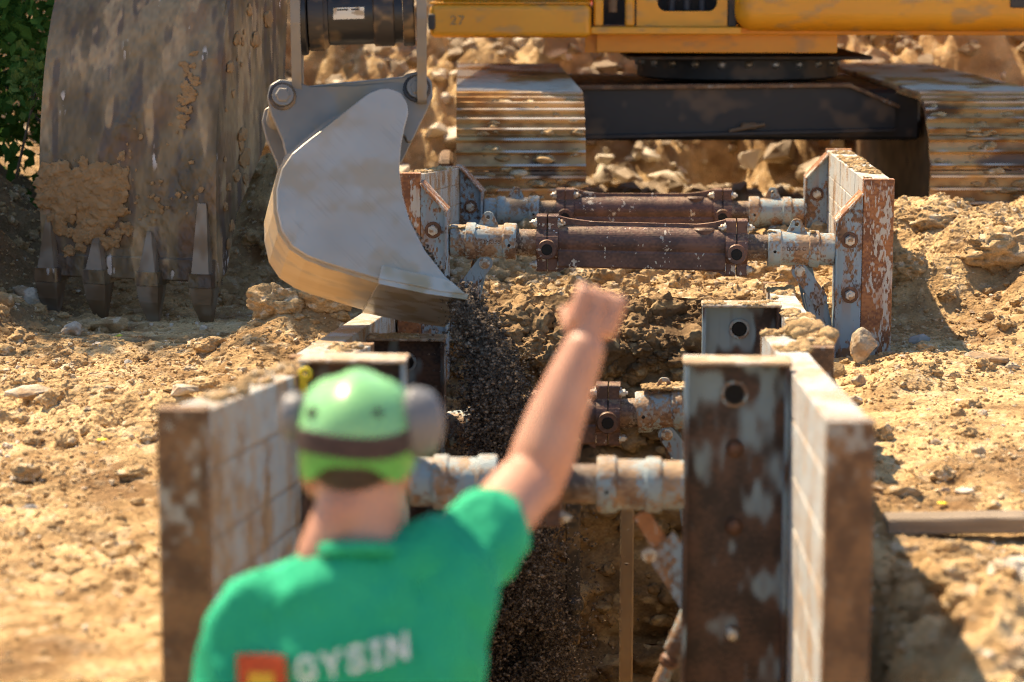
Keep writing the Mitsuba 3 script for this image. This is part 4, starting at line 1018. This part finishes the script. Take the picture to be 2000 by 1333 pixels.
def density(x, y):
    P = np.stack([x, y, x * 0], 1)
    d = .09 + .75 * ss(.46, .62, meshkit.fbm(P * .9, 3, 8))
    for mx, my, rx, ry, h in MOUNDS:
        d = d + 1.3 * np.exp(-((x - mx) / (rx * 1.3)) ** 2 - ((y - my) / (ry * 1.3)) ** 2)
    d = d + 1.2 * ss(.55, .7, x) * (1 - ss(6.4, 7, y)) + .9 * np.exp(-((y - 8.7) / .45) ** 2 - ((x + 2.0) / .7) ** 2) + 1.2 * ss(2.5, 2.9, -x) * ss(9, 10.3, y) + .4 * np.exp(-((y - 7.6) / .25) ** 2 - ((x + 2.2) / .5) ** 2)
    d = d + .8 * np.exp(-((y - 12.9) / .4) ** 2)
    return d
def sow(n, x0, x1, y0, y1, seed, power=1.0, base=0.0):
    rg = np.random.default_rng(seed)
    x, y = rg.uniform(x0, x1, n), rg.uniform(y0, y1, n)
    k = free(x, y) & (rg.random(n) < np.clip(density(x, y) ** power + base, 0, 1))
    return x[k], y[k]
x, y = sow(3900, -3.4, 2.4, 5.2, 13.2, 51)
s = .012 * (4.2 ** (rng.random(len(x)) ** 2.6))
bl = s > .028
clod_mesh = cat([scatter(np.stack([x, y, gz(x, y)], 1)[~bl], s[~bl], lumps, rng, (.55, .95), .35), scatter(np.stack([x, y, gz(x, y)], 1)[bl], s[bl], biglumps, rng, (.55, .95), .35)])
x, y = sow(60000, -3.4, 2.4, 5.2, 13.2, 52, .8, .10)
s = .0045 * (3.2 ** (rng.random(len(x)) ** 2))
crumb_mesh = scatter(np.stack([x, y, gz(x, y)], 1), s, peb, rng, (.6, 1), .3)
x = rng.uniform(-1.0, .6, 300); y = rng.uniform(10.42, 10.9, 300)
clod4 = scatter(np.stack([x, y, gz(x, y)], 1), .02 * 4.0 ** (rng.random(300) ** 1.8), biglumps, rng, (.6, 1), .4)
# clods inside the far box and down the end face
x = rng.uniform(-.97, .88, 1700); y = 10.52 + 2.0 * rng.random(1700) ** 1.5
clod2 = scatter(np.stack([x, y, gz(x, y)], 1), .016 * 5.0 ** (rng.random(1700) ** 2.0), biglumps, rng, (.6, 1), .35)
x = rng.uniform(-1.1, .5, 420); z = rng.uniform(-1.35, .1, 420)
fi = RegularGridInterpolator((fv[:, 0], fu[0]), fy, bounds_error=False, fill_value=10.4)
clod3 = scatter(np.stack([x, fi(np.stack([z, x], 1)), z], 1), .015 * 4.5 ** (rng.random(420) ** 2), lumps, rng, (.7, 1), .5)
n_ = 420
x = rng.uniform(-1.1, .58, n_); z = .17 - .55 * rng.random(n_) ** 1.4
clod5 = scatter(np.stack([x, fi(np.stack([z, x], 1)), z], 1), .016 * 5.0 ** (rng.random(n_) ** 1.8), biglumps, rng, (.7, 1), .5)
stuff('soil_clods', 'lumps of tan clay strewn over the ground around the trench', 'clods', cat([clod_mesh, clod2, clod4]), 'm_clod', True)
stuff('trench_clods', 'damp brown lumps of earth in the steep end wall of the trench', 'clods', cat([clod3, clod5]), 'm_subsoil', True)
stuff('soil_crumbs', 'fine crumbs and grit lying all over the clay ground', 'crumbs', crumb_mesh, 'm_clod')
x, y = sow(2600, -3.4, 2.4, 5.2, 13.2, 53, .5, .15)
s = .006 * (4.0 ** (rng.random(len(x)) ** 2.4))
stuff('pebbles', 'pale pebbles scattered over the clay', 'pebbles', scatter(np.stack([x, y, gz(x, y)], 1), s, peb, rng, (.5, .9), .25), 'm_stone')
# rocky spoil behind and under the excavator
x, y = rng.uniform(-4.5, 5.5, 4600), 16.2 + 7 * rng.random(4600) ** 1.3
s = .04 * (4.0 ** (rng.random(4600) ** 2))
stuff('spoil_rocks', 'broken stones of the spoil heap behind the excavator', 'rocks', scatter(np.stack([x, y, gz(x, y)], 1), s, rock_variants(12, 1, .5, True, 18), rng, (.6, 1), .3), 'm_spoilrock')
# soil lying on the top edges of the panels
pts, szs = [], []
def edge_soil(n, xa, xb, y0, y1, z0, z1, smax, seed, thr=.5):
    rg = np.random.default_rng(seed)
    x, y = rg.uniform(xa, xb, n), rg.uniform(y0, y1, n)
    k = meshkit.fbm(np.stack([x * 5, y * 4, x * 0], 1), 2, seed) > thr
    x, y = x[k], y[k]
    pts.append(np.stack([x, y, z0 + (z1 - z0) * (y - y0) / (y1 - y0)], 1)); szs.append(.004 * (smax / .004) ** (rg.random(len(x)) ** 2))
edge_soil(900, .91, 1.01, 10.36, 12.5, .752, .702, .014, 1, .42)
edge_soil(500, -1.075, -1.0, 10.3, 12.4, .772, .61, .014, 2, .40)
edge_soil(1700, .505, .60, 8.0, 10.6, .410, .256, .022, 3, .40)
edge_soil(260, .50, .61, 8.2, 9.2, .41, .345, .05, 4, .35)
edge_soil(260, .40, .50, 7.6, 8.6, .455, .365, .02, 5, .5)
edge_soil(500, -1.10, -1.0, 5.5, 8.4, .665, .335, .02, 6, .45)
edge_soil(500, .20, .50, 9.235, 9.34, .368, .366, .009, 7, .35)
edge_soil(500, -1.09, -.80, 9.175, 9.28, .235, .233, .010, 8, .3)
edge_soil(420, -.90, -.74, 10.32, 10.40, .535, .535, .008, 9, .3)
edge_soil(420, .50, .70, 10.32, 10.40, .528, .528, .008, 10, .4)
edge_soil(700, -.03, .185, 9.26, 9.35, .030, .036, .014, 11, .2)
edge_soil(300, -.60, -.34, 9.26, 9.35, -.025, -.02, .016, 12, .2)
stuff('loose_soil', 'crumbs of dry soil lying along the top edges of the steel panels and struts', 'soil', scatter(np.vstack(pts), np.concatenate(szs), lumps1, rng, (.5, .9), .3), 'm_clod', True)

def rock(name, label, c, px, py, size, squash, seed, mt='m_stone', group=None, lift=0.0):
    rg = np.random.default_rng(seed)
    q = rg.normal(size=(22, 3)); q /= np.linalg.norm(q, axis=1)[:, None]
    h = hull(q * rg.uniform(.72, 1.0, (22, 1))).subdivide().subdivide()
    v = np.array(h.vertices)
    v *= (1 + .28 * nz(v + seed, 2.2, 3, seed) + .10 * nz(v + seed, 7, 2, seed))[:, None]
    v *= np.asarray(squash) * size
    h.vertices = v + [px, py, float(gz(px, py).ravel()[0]) + size * squash[2] * .45 + lift]
    return thing(name, label, c, group, h, mt, smooth=38)
rock('stone', 'pointed tan stone leaning at the foot of the rust orange panel end post', 'stone', .885, 10.05, .085, (.75, .7, 1.15), 3, lift=.03)
rock('stone', 'angular brown stone just left of the pointed stone, beside the dirt covered panel', 'stone', .745, 9.75, .06, (1.0, .8, .8), 4, 'm_clod')
rock('stone', 'round tan cobble low beside the dirt covered panel, in front of the pointed stone', 'stone', .83, 9.42, .045, (1, .9, .8), 5)
rock('stone', 'small round stone at the edge of the middle panel on the bright right ground', 'stone', .78, 9.16, .036, (1, .9, .7), 6)
rock('stone', 'flat pale slab of stone on the right ground below the clay mounds', 'stone', 1.42, 9.95, .11, (1.3, .8, .35), 7)
rock('stone', 'dark grey stone below the clay mounds on the right', 'stone', 1.17, 10.55, .055, (1.1, .8, .7), 8, 'm_greystone')
rock('stone', 'orange brown flat stone on the ground in front of the board end', 'stone', .80, 7.55, .07, (1.2, .7, .32), 9, 'm_clod')
rock('stone', 'white flat stone near the yellow flower on the right ground', 'stone', 1.0, 7.60, .040, (1.2, .8, .4), 10)
rock('stone', 'white angular stone lying before the toothed bucket at the far left', 'stone', -2.62, 10.70, .065, (.9, .8, .85), 11)
rock('stone', 'dark grey cobble in the middle of the bright track on the left ground', 'stone', -2.22, 9.99, .036, (1, .9, .7), 12, 'm_greystone')
rock('stone', 'grey stone leaning in the dark bank at the left edge', 'stone', -2.98, 11.25, .10, (1, .9, .8), 13)
rock('stone', 'brown stone between the teeth of the toothed bucket', 'stone', -2.50, 10.95, .11, (1.2, .8, .55), 14, 'm_clod')
rock('stone', 'second smaller stone in the dark bank at the left edge', 'stone', -2.95, 10.72, .075, (1, .8, .8), 15, 'm_clod')
rock('stone', 'grey stone in the dark soil patch low at the left edge', 'stone', -1.95, 7.35, .040, (1.1, .9, .7), 16, 'm_greystone')
def clod(label, px, py, size, squash, seed, mt='m_clod'):
    """a crumbly lump of clay"""
    g = trimesh.creation.icosphere(subdivisions=4)
    v = np.array(g.vertices)
    v *= (.9 + .55 * nz(v + seed * 3.1, 1.5, 3, seed) * 2 + .16 * (np.abs(nz(v + seed, 5, 3, seed + 1)) * -4 + .5) + .07 * nz(v, 16, 2, seed + 2))[:, None]
    v *= np.asarray(squash) * size
    g.vertices = v + [px, py, float(gz(px, py).ravel()[0]) + size * squash[2] * .40]
    return thing('clod', label, 'clod', None, g, mt, smooth=True)
clod('tall jagged clod standing right in the small heap left of the near panel', -1.49, 9.10, .055, (.55, .6, 1.35), 30)
clod('broad crumbly clod lying left in the small heap left of the near panel', -1.70, 9.02, .075, (1.2, .9, .75), 31)
rock('stone', 'large grey broken stone at the left end of the rubble strip on the left ground', 'stone', -2.32, 8.85, .085, (1.5, .9, .45), 52)
rock('stone', 'tan flat stone in the middle of the rubble strip on the left ground', 'stone', -1.98, 8.72, .06, (1.3, .9, .5), 53, 'm_clod')
rock('stone', 'pale oblong stone at the right end of the rubble strip on the left ground', 'stone', -1.70, 8.62, .055, (1.4, .8, .55), 54)
clod('large orange clod under the tip of the grey digging bucket', -1.42, 10.36, .12, (1.1, .9, .8), 70)
clod('rounded tan clod under the middle of the grey digging bucket', -1.62, 10.30, .11, (1.1, .9, .8), 71)
clod('low clod left of the two large clods under the grey digging bucket', -1.88, 10.12, .06, (1.2, .9, .7), 72)
clod('topmost clod of the clay mound beside the rust orange end post', 1.40, 12.0, .15, (1.2, .9, .7), 90)
clod('big clod on the near side of the right clay mounds', 1.62, 11.35, .15, (1.1, .9, .8), 91)
clod('clod at the photo edge in the right clay mounds', 1.98, 11.15, .17, (1.1, .9, .8), 92)
clod('clod close to the rust orange end post, low in the clay mounds', 1.20, 11.35, .10, (1.1, .9, .8), 93)
clod('large clod just in front of the board end at lower right', .84, 6.55, .07, (1.2, .9, .75), 120)
clod('large clod at the bottom right corner', 1.10, 5.72, .09, (1.2, .9, .75), 121)
clod('dark clod in the shadow beside the near right panel', .72, 5.95, .07, (1.0, .9, .75), 122)
clod('pale clod in the middle of the rubble bank at lower right', .95, 6.12, .065, (1.2, .9, .7), 123, 'm_stone')
clod('pale clod lowest in the rubble bank at lower right', .88, 5.40, .075, (1.2, .9, .7), 124, 'm_stone')
thing('timber_board', 'weathered grey board lying across the ground right of the near panel', 'board', None, cat([bar([.70, 7.08, .022], [1.75, 7.16, .035], .10, .05, ch=.006).subdivide_to_size(.2)]), 'm_wood')
thing('steel_bar', 'dark vertical bar hanging in the trench below the blurred strut', 'bar', None, cat([bx(-.318, -.262, 8.98, 9.03, -.92, -.12, .006), lathe([(.03, 0), (.042, .02), (.042, .05), (.03, .07)], [-.29, 9.0, -.80], [-.29, 9.0, -.5], 20)]), 'm_blackbrown', smooth=30)
thing('trench_board', 'pale brown upright board against the trench end, right of the dark bar', 'board', None, bx(-.115, -.06, 9.30, 9.34, -1.38, -.42, .006).subdivide_to_size(.2), 'm_woodsoil')
thing('trench_board', 'earth coloured upright board beside the falling gravel, under the far struts', 'board', None, bx(-.640, -.565, 9.66, 9.70, -1.3, .16, .006).subdivide_to_size(.2), 'm_woodsoil')
pp = np.array([.112, 6.91, -.245]); pq = pp + np.array([-.165, .0, -.40])
pi_ = thing('inclined_prop', 'slanting tan steel prop with a rusty joint low in the trench beside the blue channel', 'prop')
obj('sleeve', cyl(pp + (pp - pq) * .1, pp + (pq - pp) * .22, .032), 'm_socket', pi_, smooth=35)
obj('joint', lathe([(.022, 0), (.030, .008), (.030, .025), (.022, .036)], pp + (pq - pp) * .25, pq, 20), 'm_boltrust', pi_, smooth=35)
obj('rod', cyl(pp + (pq - pp) * .22, pq, .022), 'm_socket', pi_, smooth=35)

# yellow flowers: a few petals each
def flower(label, px, py, r):
    z = float(gz(px, py).ravel()[0])
    ms = []
    for q in range(7):
        a = q * 2 * math.pi / 7
        d = np.array([math.cos(a), math.sin(a), .45])
        ms.append(hull(np.vstack([np.array([px, py, z + .01]) + d * r * .55 + SPH[::6] * [r * .42, r * .42, r * .18]])))
    thing('flower', label, 'flower', None, cat(ms), 'm_yellowbit')
flower('small yellow flower on the left ground before the rubble strip', -1.905, 8.16, .020)
flower('small yellow flower on the right ground beyond the board', .92, 7.50, .018)
for q, (px_, py_) in enumerate(((-2.35, 10.35), (-2.5, 9.85))):
    z = float(gz(px_, py_).ravel()[0])
    thing('fallen_leaf', ('bright green leaf scrap lying on the shaded ground before the toothed bucket', 'green leaf scrap on the sunlit strip left of the dark cobble')[q], 'leaf', None, hull([(px_, py_, z + .012), (px_ + .022, py_ + .012, z + .022), (px_ + .04, py_, z + .016), (px_ + .02, py_ - .012, z + .014), (px_ + .02, py_, z + .010)]), 'm_leafpale')

# shrub at the left and the tree that shades the toothed bucket
def leaves(centres, n, spread, size, rg):
    c = centres[rg.integers(0, len(centres), n)] + rg.normal(0, 1, (n, 3)) * spread
    d = rg.normal(size=(n, 3)); d[:, 2] -= .3; d /= np.linalg.norm(d, axis=1)[:, None]
    e = np.cross(d, rg.normal(size=(n, 3))); e /= np.linalg.norm(e, axis=1)[:, None]
    f = np.cross(d, e)
    L = size * rg.uniform(.6, 1.3, n)[:, None]
    V = np.stack([c, c + d * L * .45 + e * L * .34 + f * L * .06, c + d * L, c + d * L * .45 - e * L * .34 + f * L * .06], 1)
    F = (np.arange(n) * 4)[:, None, None] + np.array([[0, 1, 2], [0, 2, 3]])[None]
    return trimesh.Trimesh(V.reshape(-1, 3), F.reshape(-1, 3), process=False)
def plant(name, label, c, base, height, cents, n, spread, size, rg, trunk_r, leafm='m_leaf'):
    k = thing(name, label, c)
    top = np.asarray(cents).mean(0)
    ms = [lathe([(trunk_r, 0), (trunk_r * .7, height * .5), (trunk_r * .3, height * .9)], base, base + (top - base) * 1.0, 10)]
    for q in range(0, len(cents), 4):
        st_ = base + (top - base) * rg.uniform(.25, .9); L = np.linalg.norm(cents[q] - st_)
        ms.append(lathe([(trunk_r * .35, 0), (trunk_r * .1, L)], st_, cents[q], 6))
    obj('trunk', cat(ms), 'm_bark', k, smooth=50)
    obj('crown', leaves(np.asarray(cents), n, spread, size, rg), leafm, k)
    return k
rg = np.random.default_rng(81)
cs_ = np.stack([rg.uniform(-4.6, -2.95, 60), rg.uniform(12.5, 13.8, 60), rg.uniform(.5, 3.0, 60)], 1)
plant('leafy_shrub', 'dark green shrub in the shade at the top left corner', 'shrub', np.array([-4, 13.5, .4]), 2, cs_, 14000, .22, .085, rg, .05)
cs_ = np.stack([rg.normal(-3.02, .05, 10), rg.normal(11.95, .08, 10), rg.uniform(1.0, 1.20, 10)], 1)
plant('sapling', 'pale green sprig catching light in front of the dark shrub', 'shrub', np.array([-3.2, 12.0, .6]), .6, cs_, 260, .045, .05, rg, .008, 'm_leafpale')
def blob(cx, cy, cz, rx, ry, rz, n):
    q = rg.normal(size=(n, 3)); q /= np.linalg.norm(q, axis=1)[:, None]
    return np.array([cx, cy, cz]) + q * rg.uniform(.5, 1, (n, 1)) * [rx, ry, rz]
cs_ = blob(-4.75, 14.1, 4.9, 1.9, 1.4, 1.2, 80)
plant('shade_tree', 'tree beyond the left edge whose crown shades the toothed bucket', 'tree', np.array([-6.2, 15, .8]), 5, cs_, 24000, .30, .12, rg, .16)
